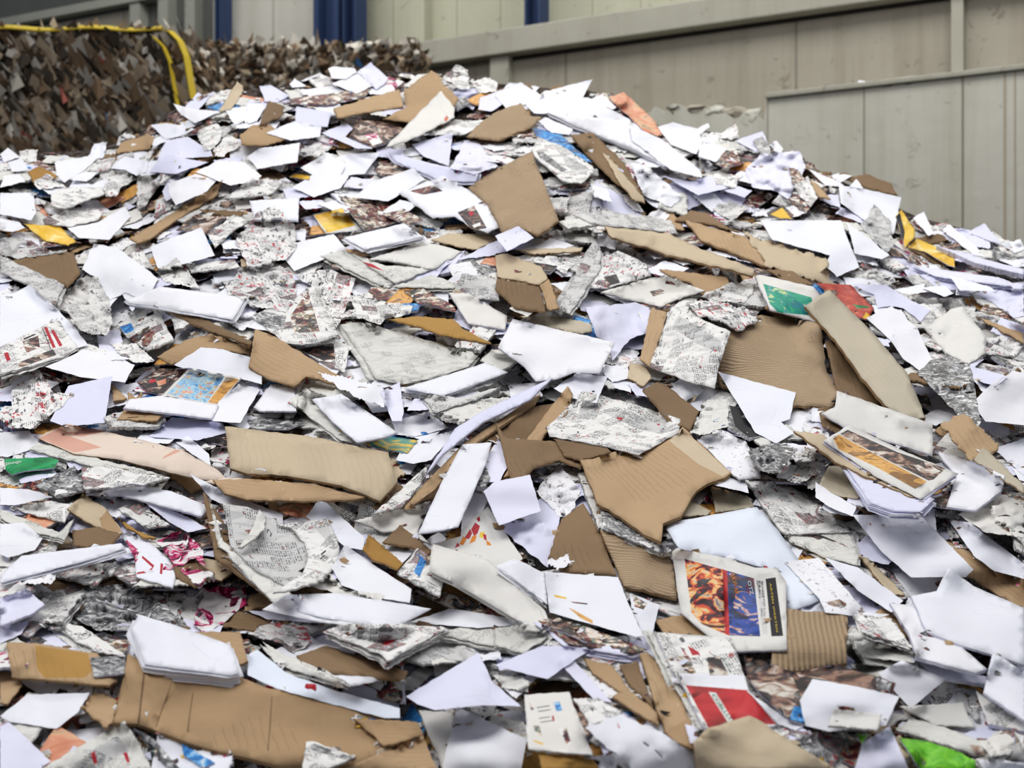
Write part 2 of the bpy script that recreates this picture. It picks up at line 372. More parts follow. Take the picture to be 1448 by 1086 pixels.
def build_mesh(p, name):
    P = p['P']; T = p['tris']; n = len(P)
    fn = np.cross(P[T[:, 1]] - P[T[:, 0]], P[T[:, 2]] - P[T[:, 0]]); N = fn.sum(0); N /= np.linalg.norm(N)
    cam = np.array([0, 0, CAMZ]) - P.mean(0)
    flip = N.dot(cam) < 0
    if flip: N = -N
    fa = [tuple(t[::-1]) if flip else tuple(t) for t in T]
    mi = [0 if f == 0 else f + 1 for f in p['fm']]
    # planar frame in metres
    poly3 = pt(p['poly'][:, 0], p['poly'][:, 1], 0)
    e1 = poly3[1] - poly3[0]
    L = [np.linalg.norm(poly3[(i + 1) % len(poly3)] - poly3[i]) for i in range(len(poly3))]
    j = int(np.argmax(L)); e1 = poly3[(j + 1) % len(poly3)] - poly3[j]
    if p['meta'].get('dir'):
        dx, dy = p['meta']['dir']; q0 = p['poly'].mean(0); e1 = pt(q0[0] + dx * 4, q0[1] + dy * 4) - pt(q0[0], q0[1])
    e1 = e1 - N * e1.dot(N); e1 /= np.linalg.norm(e1); e2 = np.cross(N, e1)
    Q = P - P.mean(0); uv = np.stack([Q.dot(e1), Q.dot(e2)], 1)
    verts = [tuple(v) for v in P]; fuv = [[tuple(uv[i]) for i in f] for f in fa]
    if p['thick'] > 0:
        verts += [tuple(v) for v in (P - N * p['thick'])]
        cnt = {}
        for f in list(fa):
            for a, b in ((f[0], f[1]), (f[1], f[2]), (f[2], f[0])): cnt[(a, b)] = 1
        acc = 0
        for (a, b) in list(cnt):
            if (b, a) not in cnt:
                l = float(np.linalg.norm(P[a] - P[b]))
                fa.append((b, a, a + n, b + n)); mi.append(1); fuv.append([(acc + l, 0), (acc, 0), (acc, p['thick']), (acc + l, p['thick'])]); acc += l
        for t_ in [f for f in fa if len(f) == 3][:len(T)]:
            fa.append((t_[2] + n, t_[1] + n, t_[0] + n)); mi.append(0 if p['mats'][1] != 'page_edges' else 0); fuv.append([tuple(uv[t_[2]]), tuple(uv[t_[1]]), tuple(uv[t_[0]])])
    if p.get('text'):
        bv = BVHTree.FromPolygons([Vector(v) for v in verts], fa)
        for (s, x0, y0, x1, y1, hpx, m) in p['text']:
            cu = bpy.data.curves.new('t', 'FONT'); cu.body = s; cu.size = 1; cu.resolution_u = 2
            to = bpy.data.objects.new('t', cu); C.objects.link(to); dg = bpy.context.evaluated_depsgraph_get()
            me = to.evaluated_get(dg).to_mesh(); vv = [(v.co.x, v.co.y) for v in me.vertices]; ff = [tuple(q.vertices) for q in me.polygons]
            to.evaluated_get(dg).to_mesh_clear(); bpy.data.objects.remove(to); bpy.data.curves.remove(cu)
            if not vv: continue
            W = max(a for a, b in vv); dx, dy = x1 - x0, y1 - y0; LL = math.hypot(dx, dy); ux, uy = dx / LL, dy / LL
            b0 = len(verts); ok = []
            for a, b in vv:
                qx = x0 + ux * a / W * LL + uy * b * hpx; qy = y0 + uy * a / W * LL - ux * b * hpx
                d = Vector(((qx - CX) / F, 1, (HY - qy) / F)).normalized(); o_ = Vector((0, 0, CAMZ))
                hit = bv.ray_cast(o_, d)
                if hit[0] is None: verts.append((0, 0, 0)); ok.append(False)
                else: verts.append(tuple(hit[0] - d * .003)); ok.append(True)
            if m not in p['mats']: p['mats'].append(m)
            im = p['mats'].index(m)
            for f in ff:
                if all(ok[i] for i in f):
                    fa.append(tuple(b0 + i for i in f)); mi.append(im); fuv.append([(0, 0)] * len(f))
    me = bpy.data.meshes.new(name)
    base = np.array(verts); org = P.mean(0) - N * p['thick']
    me.from_pydata([tuple(v - org) for v in base], [], fa)
    for m in p['mats']: me.materials.append(MATS[m])
    me.polygons.foreach_set('material_index', mi)
    sm = p['meta'].get('smooth', True)
    me.polygons.foreach_set('use_smooth', [sm and (m_ != 1) for m_ in mi])
    uvl = me.uv_layers.new(name='UVMap'); uvl.data.foreach_set('uv', [c for f in fuv for q in f for c in q])
    me.update()
    return me, org
def tag(o, label=None, cat=None, group=None, kind=None):
    if label: o['label'] = label
    if cat: o['category'] = cat
    if group: o['group'] = group
    if kind: o['kind'] = kind
    return o
# pieces read off the photograph: 12 overlapping windows of 400x300 photo pixels, coordinates in window units (3.62 per pixel)
TILE = dict(A=(0, 0), B=(350, 0), C=(700, 0), D=(1048, 0), E=(0, 270), F=(350, 270), G=(700, 270), H=(1048, 270),
            I=(0, 540), J=(350, 540), K=(700, 540), L=(1048, 540), M=(0, 786), N=(350, 786), O=(700, 786), P=(1048, 786))
# kind | outline | options | label      kinds: W sheet, S thick booklet, N newspaper, C board, M printed page, K crumpled newsprint, KW crumpled white sheet
HERO = {}
HERO['A'] = '''
C|620,730 760,685 790,700 770,760 590,785||small tan cardboard piece on the left shoulder of the heap below the dark bale
W|0,790 40,755 105,805 20,830||
W|40,830 110,810 150,870 60,880||
W|280,830 440,800 500,810 420,880 330,935 290,900||
C|140,880 200,850 300,900 190,960|m=ochre_cardboard|
W|20,900 100,890 130,930 0,960||
K|170,930 240,890 330,950 200,970||
W|770,640 860,630 1000,660 940,690 850,715||
W|885,530 1000,560 1130,570 1000,630 930,590|s=.05,c=.6|white curled sheet poking out on the skyline beside the yellow-strapped bale
W|1150,560 1330,530 1360,560 1290,620 1200,640||
N|1120,570 1215,415 1245,440 1240,480 1180,560|m=beige_cardboard|upright pale torn strip standing on the left skyline of the heap
W|560,860 640,800 760,830 750,880 700,900 640,870||
W|850,720 960,700 1080,770 1090,800 930,810 800,830|m=lavender_paper,c=.5|
W|760,880 850,790 1000,820 1070,830 900,890|m=lavender_paper,c=.5|
K|1000,680 1110,620 1140,680 1100,760 1050,770|u=.06|
K|1090,770 1170,680 1230,740 1150,800 1100,800|u=.05|upright crumpled printed scrap below the standing pale strip
W|830,980 860,930 900,1000 850,1030|m=lavender_paper|
W|860,940 1000,890 1110,920 1060,980 900,1050 870,1000||
W|1000,880 1120,820 1250,830 1340,900 1300,930 1180,950||
N|260,990 330,960 520,960 540,990 330,1070 260,1050||
W|360,920 420,880 510,880 440,930|s=-.03|
K|530,960 560,880 640,870 700,920 620,960 600,1000 540,1010|u=.05|
K|700,1086 700,920 760,890 820,940 760,1030|u=.05|
N|1140,1020 1290,910 1400,920 1448,930 1400,990 1300,1010||
'''
HERO['B'] = '''
W|240,400 300,440 230,450 215,430|u=.04|
W|60,440 120,435 215,490 150,525 90,520|m=lavender_paper|
W|270,460 450,440 500,470 400,500 300,510||
M|240,500 420,480 640,440 600,500 400,540 200,530|m=multicolour_print|
W|430,430 570,370 620,420 640,440 560,480||
W|560,370 630,318 720,400 700,430 660,460 600,400|m=lavender_paper,u=.05,s=.04|lavender white sheet rising as the highest point of the skyline
W|412,350 440,340 550,350 560,370 500,405 430,400|b=.05,c=.2|rolled white sheet lying on the skyline beside the highest sheet
K|1000,400 1070,330 1130,360 1140,460 1080,450|u=.07|
K|1140,420 1240,395 1280,430 1270,470 1180,470|u=.05|
W|0,530 90,545 50,620 0,635||
C|90,560 110,515 190,545 170,600 60,640|m=brown_cardboard,u=.05|
C|-40,690 30,640 120,640 205,715 90,745 -30,740||flat tan cardboard piece below the brown curled scrap on the upper left slope
C|790,470 940,360 975,380 1000,430 1080,500 1000,640 690,610 810,550 800,460|u=.05,t=.008,m=tan_cardboard,w=1|large tan carton flap standing behind the top of the heap
C|440,555 775,455 800,545 620,575 460,605|u=.05,t=.01,b=.03|bent tan cardboard strip lying in front of the highest sheet
W|1190,500 1400,425 1448,480 1448,530 1330,520 1250,570 1180,560|m=lavender_paper|
C|1180,640 1400,530 1448,540 1448,660 1300,720 1120,700||
M|520,700 570,600 640,610 810,660 700,740 640,755|m=dark_print,s=-.03,d=magenta_print:600/690 660/680 690/730 640/745|dark printed page folded beneath the curved grey sheet near the top
N|700,760 990,465 1060,550 1060,600 870,700|m=cream_paper,u=.08,b=.04,d=red_brown_print:1005/610 1020/590 1030/605 1015/625|curved grey white sheet standing in front of the large carton flap
W|245,620 250,545 430,575 410,650 320,640|m=lavender_paper|
W|95,680 240,620 380,650 370,700 220,720||
W|375,680 510,630 540,660 500,700 640,760 560,760|m=lavender_paper|
N|1000,650 1270,600 1230,640 1100,690 900,690||
S|720,780 1000,850 1180,890 1170,930 1000,930 760,830|m=lavender_paper|stack of lavender sheets fanned below the curved grey sheet
W|840,740 1010,690 1050,680 1030,850 900,800|m=lavender_paper,b=.04|
KW|1040,860 1110,720 1170,720 1280,850 1160,895|m=lavender_paper,u=.08|crumpled lavender sheet balled up above the big creased carton
W|370,840 500,790 680,780 600,890 480,900||
M|640,870 700,830 830,860 800,900 680,900|m=dark_print|
W|270,860 410,780 500,850 480,890 360,910||
W|230,960 370,870 520,900 480,960 340,1010||
M|215,905 250,890 320,900 315,920|m=yellow_print|
W|0,800 60,760 270,730 255,830 50,865|g=1|blank white rectangle on the upper left slope below the flat tan piece
W|545,1010 640,930 850,860 910,920 720,1030||broad white sheet on the upper slope left of the creased carton
'''
HERO['C'] = '''
W|0,490 130,420 240,490 200,560 60,560|m=white_paper|
K|1140,700 1230,625 1250,700 1200,715|u=.04|grey rolled page sticking up on the right skyline
W|1030,660 1090,630 1100,650 1050,690||
W|1230,720 1370,670 1400,740 1340,780|m=lavender_paper,u=.05|
M|1320,720 1370,700 1440,780 1400,800|m=dark_print,u=.04|
W|830,650 910,625 1040,660 1060,730 1030,790 900,740||
W|1050,740 1120,730 1190,760 1130,830 1040,800||
KW|1040,800 1100,830 1140,860 1080,880||
M|1130,840 1180,770 1240,770 1260,840 1180,860|m=multicolour_print|
C|-100,650 -10,580 130,525 170,590 240,600 190,650 20,720 -140,700|u=.03,t=.01,k=1,w=1|torn wrinkled cardboard wedge directly above the big creased carton
M|190,655 330,680 390,740 500,830 440,830 340,770 290,740 210,690|m=bright_blue_print,u=.04|bright blue printed strip under the big white sheet near the top
W|250,470 500,405 445,505 250,500|u=.06|white pointed sheet jutting above the skyline right of the top
W|480,510 550,480 620,550 600,560|u=.04|
W|160,540 280,490 480,500 690,610 710,700 290,580 200,580|c=.15|long clean white sheet lying below the pointed skyline sheet
M|580,500 660,470 820,620 855,690 830,700 760,670 690,600 620,540|m=salmon_print,u=.06|orange and red printed card standing on the right of the skyline
S|270,575 690,620 700,700 870,790 880,850 700,760 400,640|t=.02|
W|690,640 850,710 1050,870 1060,910 900,870 700,720|c=.15|
W|220,620 260,600 400,660 380,690 290,680||
C|390,690 500,680 660,830 760,1000 700,990 600,920 480,800|m=brown_cardboard,t=.01|
C|550,780 600,820 760,1010 770,1040 720,1030 640,940|m=beige_cardboard,t=.008,u=.05|narrow pale cardboard strip wedged edgewise right of the grey newspaper
K|640,800 740,880 840,1000 760,990|m=magenta_print|
N|185,770 215,700 330,740 500,850 510,880 440,940 350,930 200,800|d=grey_print:210/770 250/780 370/870 340/880 230/810;grey_newsprint:340/780 480/860 470/900 360/850|newspaper page with grey picture right beside the big creased carton
KW|690,830 780,850 960,1010 900,1060 760,1000||
W|860,900 1000,930 1100,900 1200,960 1040,1000|m=lavender_paper|
K|1120,890 1260,900 1230,960 1130,940||
'''
HERO['D'] = '''
KW|140,740 180,720 215,760 200,800|u=.05|
K|60,720 110,690 150,760 140,800 100,790|m=grey_newsprint,u=.05|
KW|20,870 100,790 300,770 330,860 240,1020 180,980 60,960|m=lavender_paper,u=.07|large crumpled lavender sheet on the right shoulder of the heap
K|240,850 300,880 330,920 270,960|m=multicolour_print|
K|270,960 340,900 400,1000 350,1060||
W|345,865 500,930 540,960 430,950|u=.03|
C|500,890 540,885 580,905 640,890 770,940 800,1000 680,975 610,950 540,920|m=brown_cardboard,u=.06|dark brown cardboard scrap on the right skyline
C|350,920 400,950 460,1020 400,1010|m=tan_cardboard|
W|500,950 590,960 820,1010 780,1200 620,1120 510,1040|g=1|broad white sheet just below the dark brown skyline scrap
W|550,960 590,915 625,965|u=.04|
'''
HERO['E'] = '''
W|0,10 170,10 185,110 160,150 0,120|g=1|white sheet cut by the left edge level with the upper bare slope
W|0,140 100,160 130,190 60,210 0,200||
C|660,240 840,140 1060,0 1140,-60 1110,20 900,150 760,250 700,270|m=tan_cardboard,t=.01,u=.03|long thin tan cardboard strip slanting across the upper left slope
C|120,165 300,180 390,260 350,280 220,250|m=ochre_cardboard,y=yellow_print|bright orange yellow scrap on the left slope above the brown box
N|220,140 330,100 480,90 530,110 500,150 360,185 230,170||
W|345,190 500,160 640,80 670,130 560,250 400,240||
C|0,370 90,350 330,310 380,320 410,420 340,490 250,460 120,420|m=brown_cardboard,t=.012,u=.06,o=-.03|open brown carton at the left edge with crumpled paper inside
K|0,240 100,230 270,310 330,310 90,350 0,320|m=grey_newsprint|crumpled grey newsprint stuffed in the brown carton at the left edge
N|1230,190 1448,170 1460,250 1330,285 1280,250||
N|1060,220 1200,120 1290,150 1200,200 1100,290|u=.04|
M|900,200 1000,120 1160,130 1060,220|m=dark_print|
W|770,290 820,265 1030,185 1100,330 960,370 810,400|g=1,u=.05|clean blank white card propped on the left slope
N|650,330 720,290 790,400 700,390||
N|950,370 1200,350 1230,390 980,420||
C|1230,350 1400,320 1330,370 1240,390|m=beige_cardboard|
KW|420,400 480,270 600,290 750,400 810,450 760,550 700,540 640,520 560,560 500,450|c=.5,m=white_paper,u=.04|large wrinkled white sheet left of the crumpled picture newspapers
K|800,410 900,340 940,380 1030,500 960,490 850,470|u=.05|
C|840,600 1010,640 1290,770 1280,790 1000,690|m=brown_cardboard,t=.01|
S|640,560 820,490 1260,545 1190,660 820,595 660,575|t=.018,c=.15|long flat white booklet jutting out above a dark hollow on the left
N|0,330 330,480 280,590 240,560 150,480 0,420|m=grey_newsprint,u=.05,t=.008|large grey newspaper fold slanting down from the left edge
W|0,540 80,520 150,480 280,590 400,720 450,790 380,810 290,680 100,760 0,800|c=.35,m=white_paper|large torn white sheet at the left edge above the printed newspaper roll
K|330,560 400,450 500,440 560,560 575,680 540,740 450,730 370,680|u=.1,m=grey_newsprint|grey crumpled newsprint ball resting against the large grey newspaper fold
N|0,800 290,655 400,800 330,850 0,940|t=.008,b=.05,d=multicolour_print:115/770 195/740 205/800 135/830;dark_print:90/880 270/810 290/840 100/905;red_ink:20/830 40/825 55/865 35/872;red_ink:225/700 240/695 285/800 270/805;red_ink:260/715 275/710 320/790 305/798;black_ink:215/702 219/700 262/808 258/810;black_ink:120/755 180/730 182/737 122/762|newspaper roll with red headline and boxed photo at the left edge
W|230,900 330,860 430,810 600,850 690,890 640,980 400,950|c=.4,m=white_paper|
N|600,680 800,580 890,770 750,820 700,780 640,740|m=newsprint,u=.06,d=bright_blue_print:612/695 670/675 690/715 640/730;multicolour_print:650/760 760/690 800/740 750/800;black_ink:750/630 785/615 788/630 753/645|small newspaper page with blue picture leaning beside the grey ball
K|560,780 700,780 790,870 700,880 620,840|u=.03|
C|800,850 960,760 1080,730 1290,800 1280,840 1100,810 880,890|t=.008,b=.04,m=tan_cardboard|curved tan cardboard arching over the open comic magazine
W|890,890 1030,800 1140,810 1340,870 1340,990 1230,960 1100,930 930,905|g=1,m=white_paper|
M|700,980 810,910 970,905 830,1045 760,1030|m=dark_print,d=red_print:760/970 790/960 800/975 770/985;salmon_print:800/975 850/960 850/985 810/1000|
M|830,1045 970,905 1235,955 1110,1100|m=cream_paper,t=.006,d=sky_blue_print:850/1040 975/918 1150/950 1060/1085;orange_yellow_print:1160/955 1225/965 1110/1090 1065/1082|open magazine page with pale blue comic picture on the left slope
'''
HERO['F'] = '''
W|10,50 265,35 260,155 150,140 35,150|g=1,t=.006|small blank white pad above the crumpled picture newspapers
M|335,120 490,85 600,200 400,220|m=cream_paper,d=yellow_print:340/125 485/88 550/175 410/215|magazine page with flat yellow panel on the upper slope
M|510,90 630,62 770,160 600,205|m=multicolour_print|red and green picture page beside the yellow panel page
M|690,120 800,90 900,150 820,180|m=multicolour_print|
N|775,10 1000,-80 1200,30 1300,180 1230,215 1150,190 1060,130 950,140|m=white_paper,d=dark_print:1075/110 1160/75 1225/190 1150/205;multicolour_print:830/0 950/-30 1000/0 900/20;red_ink:1130/110 1150/100 1160/120 1140/130;white_ink:1150/175 1190/160 1195/175 1160/188|white page with small black picture leaning on the big creased carton
C|1129,-18 1267,-109 1455,-203 1593,152 1542,195 1484,228 1394,188 1310,224 1231,72|m=tan_cardboard,t=.014,w=1,u=.09,c=.3,k=1,v=9/-5|big creased tan carton square leaning on the upper slope of the heap
C|940,250 1030,215 1310,225 1180,300 1090,290|m=beige_cardboard|
KW|1080,350 1200,290 1390,195 1448,230 1448,280 1250,330|c=.6,m=lavender_paper|
W|140,290 440,220 510,300 240,410|g=1,b=.03|white sheet with drooping front edge above the crumpled picture newspapers
S|490,240 800,165 900,235 600,300|g=1|
N|370,330 500,300 760,470 700,495|m=faded_newsprint,t=.008|
N|520,310 700,380 940,400 760,475 640,400|m=faded_newsprint,d=red_ink:560/355 640/375 700/410 600/380|
N|620,350 900,255 1100,310 950,400 730,360|m=cream_paper,t=.006|
N|740,490 940,430 1100,480 1050,500|t=.01,m=faded_newsprint|
M|800,510 900,500 1060,590 1070,620 880,580|m=multicolour_print|
N|1040,540 1100,420 1280,450 1290,560|m=grey_newsprint,o=-.01|
W|1030,520 1130,525 1330,640 1320,710 1130,680|m=cream_paper,c=.6,t=.006|
K|240,430 420,400 555,450 545,480 460,710 420,660 330,490|c=.5,m=colourful_newsprint,u=.02|
N|160,760 430,750 520,800 500,930 400,890 250,800|m=newsprint,d=dark_print:260/810 440/780 450/860 390/870;bright_blue_print:260/830 330/860 370/885 350/890|
N|20,640 250,540 300,500 350,480 450,740 460,750 280,790 190,780|t=.01,d=multicolour_print:220/640 310/510 370/720 240/730;grey_print:20/600 200/640 180/720 60/690|newspaper with wide white margin around a colour picture right of the crumpled news
K|-60,250 0,180 60,100 140,75 240,170 250,290 200,350 0,390|m=colourful_newsprint|
C|715,655 870,640 1050,655 1110,710 1250,780 1100,760 1000,740 850,690|m=ochre_cardboard,t=.008,u=.03|ochre lined cardboard slip above the large grey newsprint sheet
K|530,540 600,550 850,590 830,630 700,660 680,685 560,650|c=.7,u=.02|
N|480,690 600,670 760,720 1140,820 1185,840 1130,900 960,960 790,990 660,965|m=faded_newsprint,t=.012,c=.3|large blank grey newsprint sheet in the middle of the upper heap
N|1190,870 1250,810 1440,840 1300,920|m=faded_newsprint,t=.008|
N|800,1030 1320,930 1230,1000 960,1060|m=newsprint,t=.015|
S|800,1010 1220,880 1330,930 1000,1050|g=1,t=.01|white topped bundle at the lower right corner of the large grey newsprint sheet
C|5,900 40,705 150,750 490,960 450,990 300,950 240,1000 100,960|m=tan_cardboard,w=1,t=.01,u=.05|creased tan cardboard strip stuck up beside the framed picture newspaper
'''
HERO['F2'] = '''
K|0,380 60,360 120,350 230,420 250,540 200,620 120,600 30,600 -80,520 -60,430|u=.07,m=colourful_newsprint|big crumpled comic newspaper ball on the left slope
'''
HERO['G'] = '''
N|400,120 560,100 780,130 900,150 940,220 700,190 500,170|m=grey_newsprint|
C|920,150 1000,100 1080,110 1200,190 1250,210 1100,170|m=brown_cardboard,t=.008|
C|975,150 1270,230 1330,260 1395,390 1250,330 1050,250|t=.014,w=1,u=.04|folded tan cardboard between the long beige strip and the torn light piece
C|560,180 900,220 1000,270 1325,400 1320,435 900,330 600,240|m=beige_cardboard,t=.014,u=.06,T=1|long beige cardboard strip crossing the upper right slope
C|110,300 450,290 440,310 200,325|m=beige_cardboard,t=.008|
C|840,400 1190,440 1200,490 1060,530 1000,470 900,440|m=tan_cardboard|
C|10,450 225,480 260,620 100,600 0,500|m=brown_cardboard,o=-.05|
C|0,330 60,320 240,390 270,450 225,480 10,440|m=beige_cardboard,t=.01,u=.05,w=1|beige top flap of the crushed box in the centre of the upper heap
C|230,480 275,450 330,600 270,610|m=tan_cardboard,t=.008|
W|0,230 120,180 200,240 60,310|m=lavender_paper,c=.6|
N|550,340 630,305 770,370 800,430 680,470 560,500 470,490|m=colourful_newsprint,c=.6,d=dark_print:560/440 620/425 640/470 570/490|
N|325,600 480,290 515,250 545,330 540,400 430,560 380,630|m=grey_newsprint,u=.08,t=.01|narrow folded newspaper leaning upright beside the crushed box
N|540,520 700,470 870,430 1075,510 930,555 850,595|m=cream_paper,t=.006,d=multicolour_print:790/515 850/500 880/520 810/540;multicolour_print:880/455 950/465 920/480 870/475|white page with small coloured marks right of the leaning narrow newspaper
K|1050,540 1200,470 1340,480 1280,570 1100,560|c=.6|
C|130,640 330,640 490,680 500,720 430,730 200,680|m=grey_board|
KW|465,595 720,570 795,600 790,720 690,760 600,870 580,770 520,745|m=lavender_paper,c=.7,u=.03|crumpled lavender sheet hanging above the large white poster back
W|15,800 90,655 615,775 535,935 400,930 310,965 210,975 150,900|c=.12,g=1,t=.003|large clean white sheet in the middle of the heap below the crushed box
W|555,890 680,900 690,960 600,980 560,940||
C|690,880 780,900 800,960 760,1000 680,960|m=beige_cardboard|
W|300,1010 420,930 575,950 520,1086 390,1060||
C|800,600 880,620 850,740 790,900 740,860|m=tan_cardboard,w=1|
C|1200,720 1340,640 1665,670 1694,905 1756,1030 1720,1110 1520,1104 1160,1000 1100,800|m=tan_cardboard,t=.014,w=1,k=2,v=10/1.5,T=1.5|large corrugated carton panel with deep horizontal creases right of centre
N|980,570 1130,560 1340,620 1330,680 1240,715 1150,660 1040,640|m=colourful_newsprint,T=2|
N|790,900 905,590 1205,720 1150,880 1125,1010 1000,980|m=newsprint,c=.3,t=.003,u=.04,d=grey_newsprint:905/700 940/635 1160/770 1150/830 1040/785;red_ink:1115/810 1135/815 1130/825|newspaper page with grey text block lying on the corrugated panel
'''
HERO['H'] = '''
K|640,140 680,65 760,150 780,280 740,320 610,180|m=grey_newsprint,u=.05|
M|130,110 210,75 270,120 260,150 140,130|m=dark_print,d=yellow_print:150/120 210/85 255/140 200/140|
W|1030,200 1065,170 1200,280 1250,340 1180,320|u=.04|
W|1160,210 1245,165 1330,270 1280,260|m=lavender_paper,u=.05|
KW|1330,270 1430,245 1448,300 1400,320|u=.04|
W|880,140 935,105 985,215 960,230|u=.04|
W|540,160 650,240 760,330 720,350 580,320 570,270||
M|790,130 820,95 890,200 885,240 840,290 820,220|m=yellow_print,u=.08,d=black_ink:792/132 812/110 838/210 828/275 815/200|
M|850,290 900,245 1090,320 1095,390 1060,380 940,310|m=yellow_print,u=.08|bright yellow packaging piece bent on the right skyline slope
S|860,380 1000,400 1300,440 1448,500 1300,480 1000,440|m=lavender_paper|
S|1000,280 1250,350 1448,400 1448,430 1200,370|m=lavender_paper,t=.02|
KW|1190,520 1448,460 1448,640 1400,650 1300,580|m=lavender_paper,u=.06|
W|1060,430 1270,490 1310,515 1120,510|u=.03|
W|100,150 510,150 560,280 605,390 490,440 430,380 455,330 160,250|g=1|broad smooth white sheet on the right beneath the skyline
C|10,200 60,230 440,350 450,370 430,405 490,490 460,485 140,390|m=beige_cardboard,t=.008,T=2.5,w=1|light torn cardboard piece overlapping the broad white sheet on the right
M|380,470 560,480 680,600 650,660 600,650 500,560|m=red_brown_print,u=.04,d=green_print:570/580 650/590 660/600 600/600;yellow_print:620/650 640/620 665/640 650/658|red printed sheet half covered by its white fold on the right slope
W|560,475 740,480 870,560 970,610 920,670 830,600 760,590 700,600 680,530|b=.04,m=lavender_paper|
C|1200,640 1448,730 1448,780 1300,700|m=tan_cardboard|
N|1220,760 1340,740 1448,790 1400,850 1240,830|m=colourful_newsprint|
N|940,700 1080,600 1130,590 1250,740 1250,830 1160,890 1050,830|m=cream_paper,c=.6,t=.008|cream coloured crinkled page on the right slope left of the edge
W|640,650 770,590 900,700 990,890 930,930 830,860 760,760|c=.5,m=white_paper,u=.03|
C|130,400 260,410 370,480 250,480|m=brown_cardboard|
M|70,435 110,430 370,490 410,540 390,670 150,610|m=cream_paper,t=.005,u=.04,d=sea_green_print:112/475 360/545 385/640 190/622 148/580|white bordered green picture card above the corrugated panel
C|430,770 480,760 700,1060 740,1120 500,1060|m=brown_cardboard,o=-.05|
C|325,590 450,505 650,700 850,930 945,1160 860,1165 735,1095 600,930 480,760|m=grey_board,t=.02,u=.06,c=.1|long stiff beige board slanting down on the right of the corrugated panel
W|1150,890 1300,930 1370,950 1300,1000 1180,960|m=lavender_paper,b=.03|
W|1180,1086 1290,980 1400,920 1470,940 1470,1200 1250,1180|m=white_paper|large white sheet cut by the right edge beyond the dark folded newspapers
K|900,930 985,860 1060,835 1170,890 1230,1180 1190,1230 1050,1086|m=grey_print,u=.06,c=.6|dark grey newspapers folded upright beside the long stiff beige board
'''
HERO['I'] = '''
C|565,0 650,85 580,100||
W|0,260 150,250 210,330 40,385 0,380|m=white_paper|
K|60,240 0,190 0,130 120,120 200,0 260,20 280,180 160,240|m=colourful_newsprint,u=.05|
W|255,200 350,20 575,-30 535,210 340,230|g=1,m=lavender_paper|white sheet with squared corner left of the open comic magazine
K|60,40 200,-60 280,60 380,60 300,140 160,240 60,230|m=colourful_newsprint,u=.08|crumpled red flecked newspaper ball at the left edge
N|530,180 650,140 850,190 800,230 560,230|m=grey_newsprint,t=.01|
C|600,190 640,140 830,170 800,200|m=tan_cardboard|
W|1085,200 1120,100 1230,0 1330,40 1230,210||
W|760,280 880,180 1140,210 1160,260 1010,300 860,290|m=lavender_paper|
S|630,135 660,90 820,70 1120,120 1085,190 860,160|t=.006,m=white_paper|
K|1070,400 1100,330 1180,330 1170,420|m=magenta_print|
W|900,310 960,275 1070,370 1080,430 1000,380||
N|145,345 200,310 400,370 700,440 850,480 600,470|m=faded_newsprint,t=.012|
C|190,285 340,212 700,290 930,350 1100,440 1180,510 1020,500 900,470 620,400 380,370|m=pale_pink_board,t=.006,d=pink_board:200/288 338/218 560/250 420/280 330/268 520/335 420/355 380/362;pink_board:900/345 925/355 830/395 840/380|long pale card with pink stained edges on the left slope
M|20,395 250,385 300,400 280,440 130,455 60,475 30,450|m=green_print,q=1,u=.03|bright green wrapper with small white lettering at the left edge
N|180,530 380,430 420,470 430,560 300,590|m=grey_print|
N|415,440 540,435 870,490 740,530 560,540 430,550|m=newsprint,u=.03|
W|0,540 150,550 270,590 80,630 0,630||
N|50,640 250,610 370,630 330,720 200,690|m=newsprint|
N|0,650 300,770 380,700 330,810 150,760 0,700|m=faded_newsprint,t=.012|
C|345,650 425,570 545,650 630,770 590,790 430,710|m=beige_cardboard,u=.05,d=tan_cardboard:510/700 550/655 622/765 590/780 520/745|pale peeled cardboard scrap standing above the white edged bundle
C|600,690 700,760 800,800 740,800 640,740|m=ochre_cardboard|
N|600,650 700,615 870,730 750,750 680,700|m=newsprint|
W|705,590 960,690 1060,750 960,770 870,720|m=lavender_paper|
W|440,575 680,520 880,560 1080,640 1030,690 850,640 620,580|t=.006,m=white_paper|
C|1050,510 1160,490 1448,510 1448,560 1150,540|m=pale_pink_board|
W|970,470 1150,560 1448,680 1448,730 1300,690 1080,600|m=white_paper,u=.05,c=.1|long white strip curving down to the rolled newspaper
C|370,760 500,740 620,780 560,850 380,840|m=brown_cardboard,o=-.03|
W|0,730 120,720 220,800 180,860 40,900 0,880|m=white_paper|
S|0,990 110,890 620,825 640,850 500,900 0,1030|t=.012,u=.04,c=.1|bundle of white sheets with blue striped edges at the lower left
N|620,780 660,770 800,850 910,960 885,1055 700,1000 690,900|m=white_paper,u=.07,d=magenta_print:640/800 720/870 700/930 640/880;red_ink:730/890 790/940 780/950 725/900;red_ink:790/940 770/975 700/985 702/975 760/965;red_ink:822/928 836/932 830/985 818/982;black_ink:845/930 890/945 890/948 845/934;black_ink:845/945 885/958 885/961 845/949|white printed page with red drawing folded over the blue striped bundle
C|860,860 960,900 1100,980 1000,1050 900,1000|m=brown_cardboard,o=-.08|
K|800,820 870,760 960,780 1040,860 1050,950 1000,900 900,950 860,890|m=magenta_print,u=.05|crumpled magenta wrapper behind the red drawing page
'''
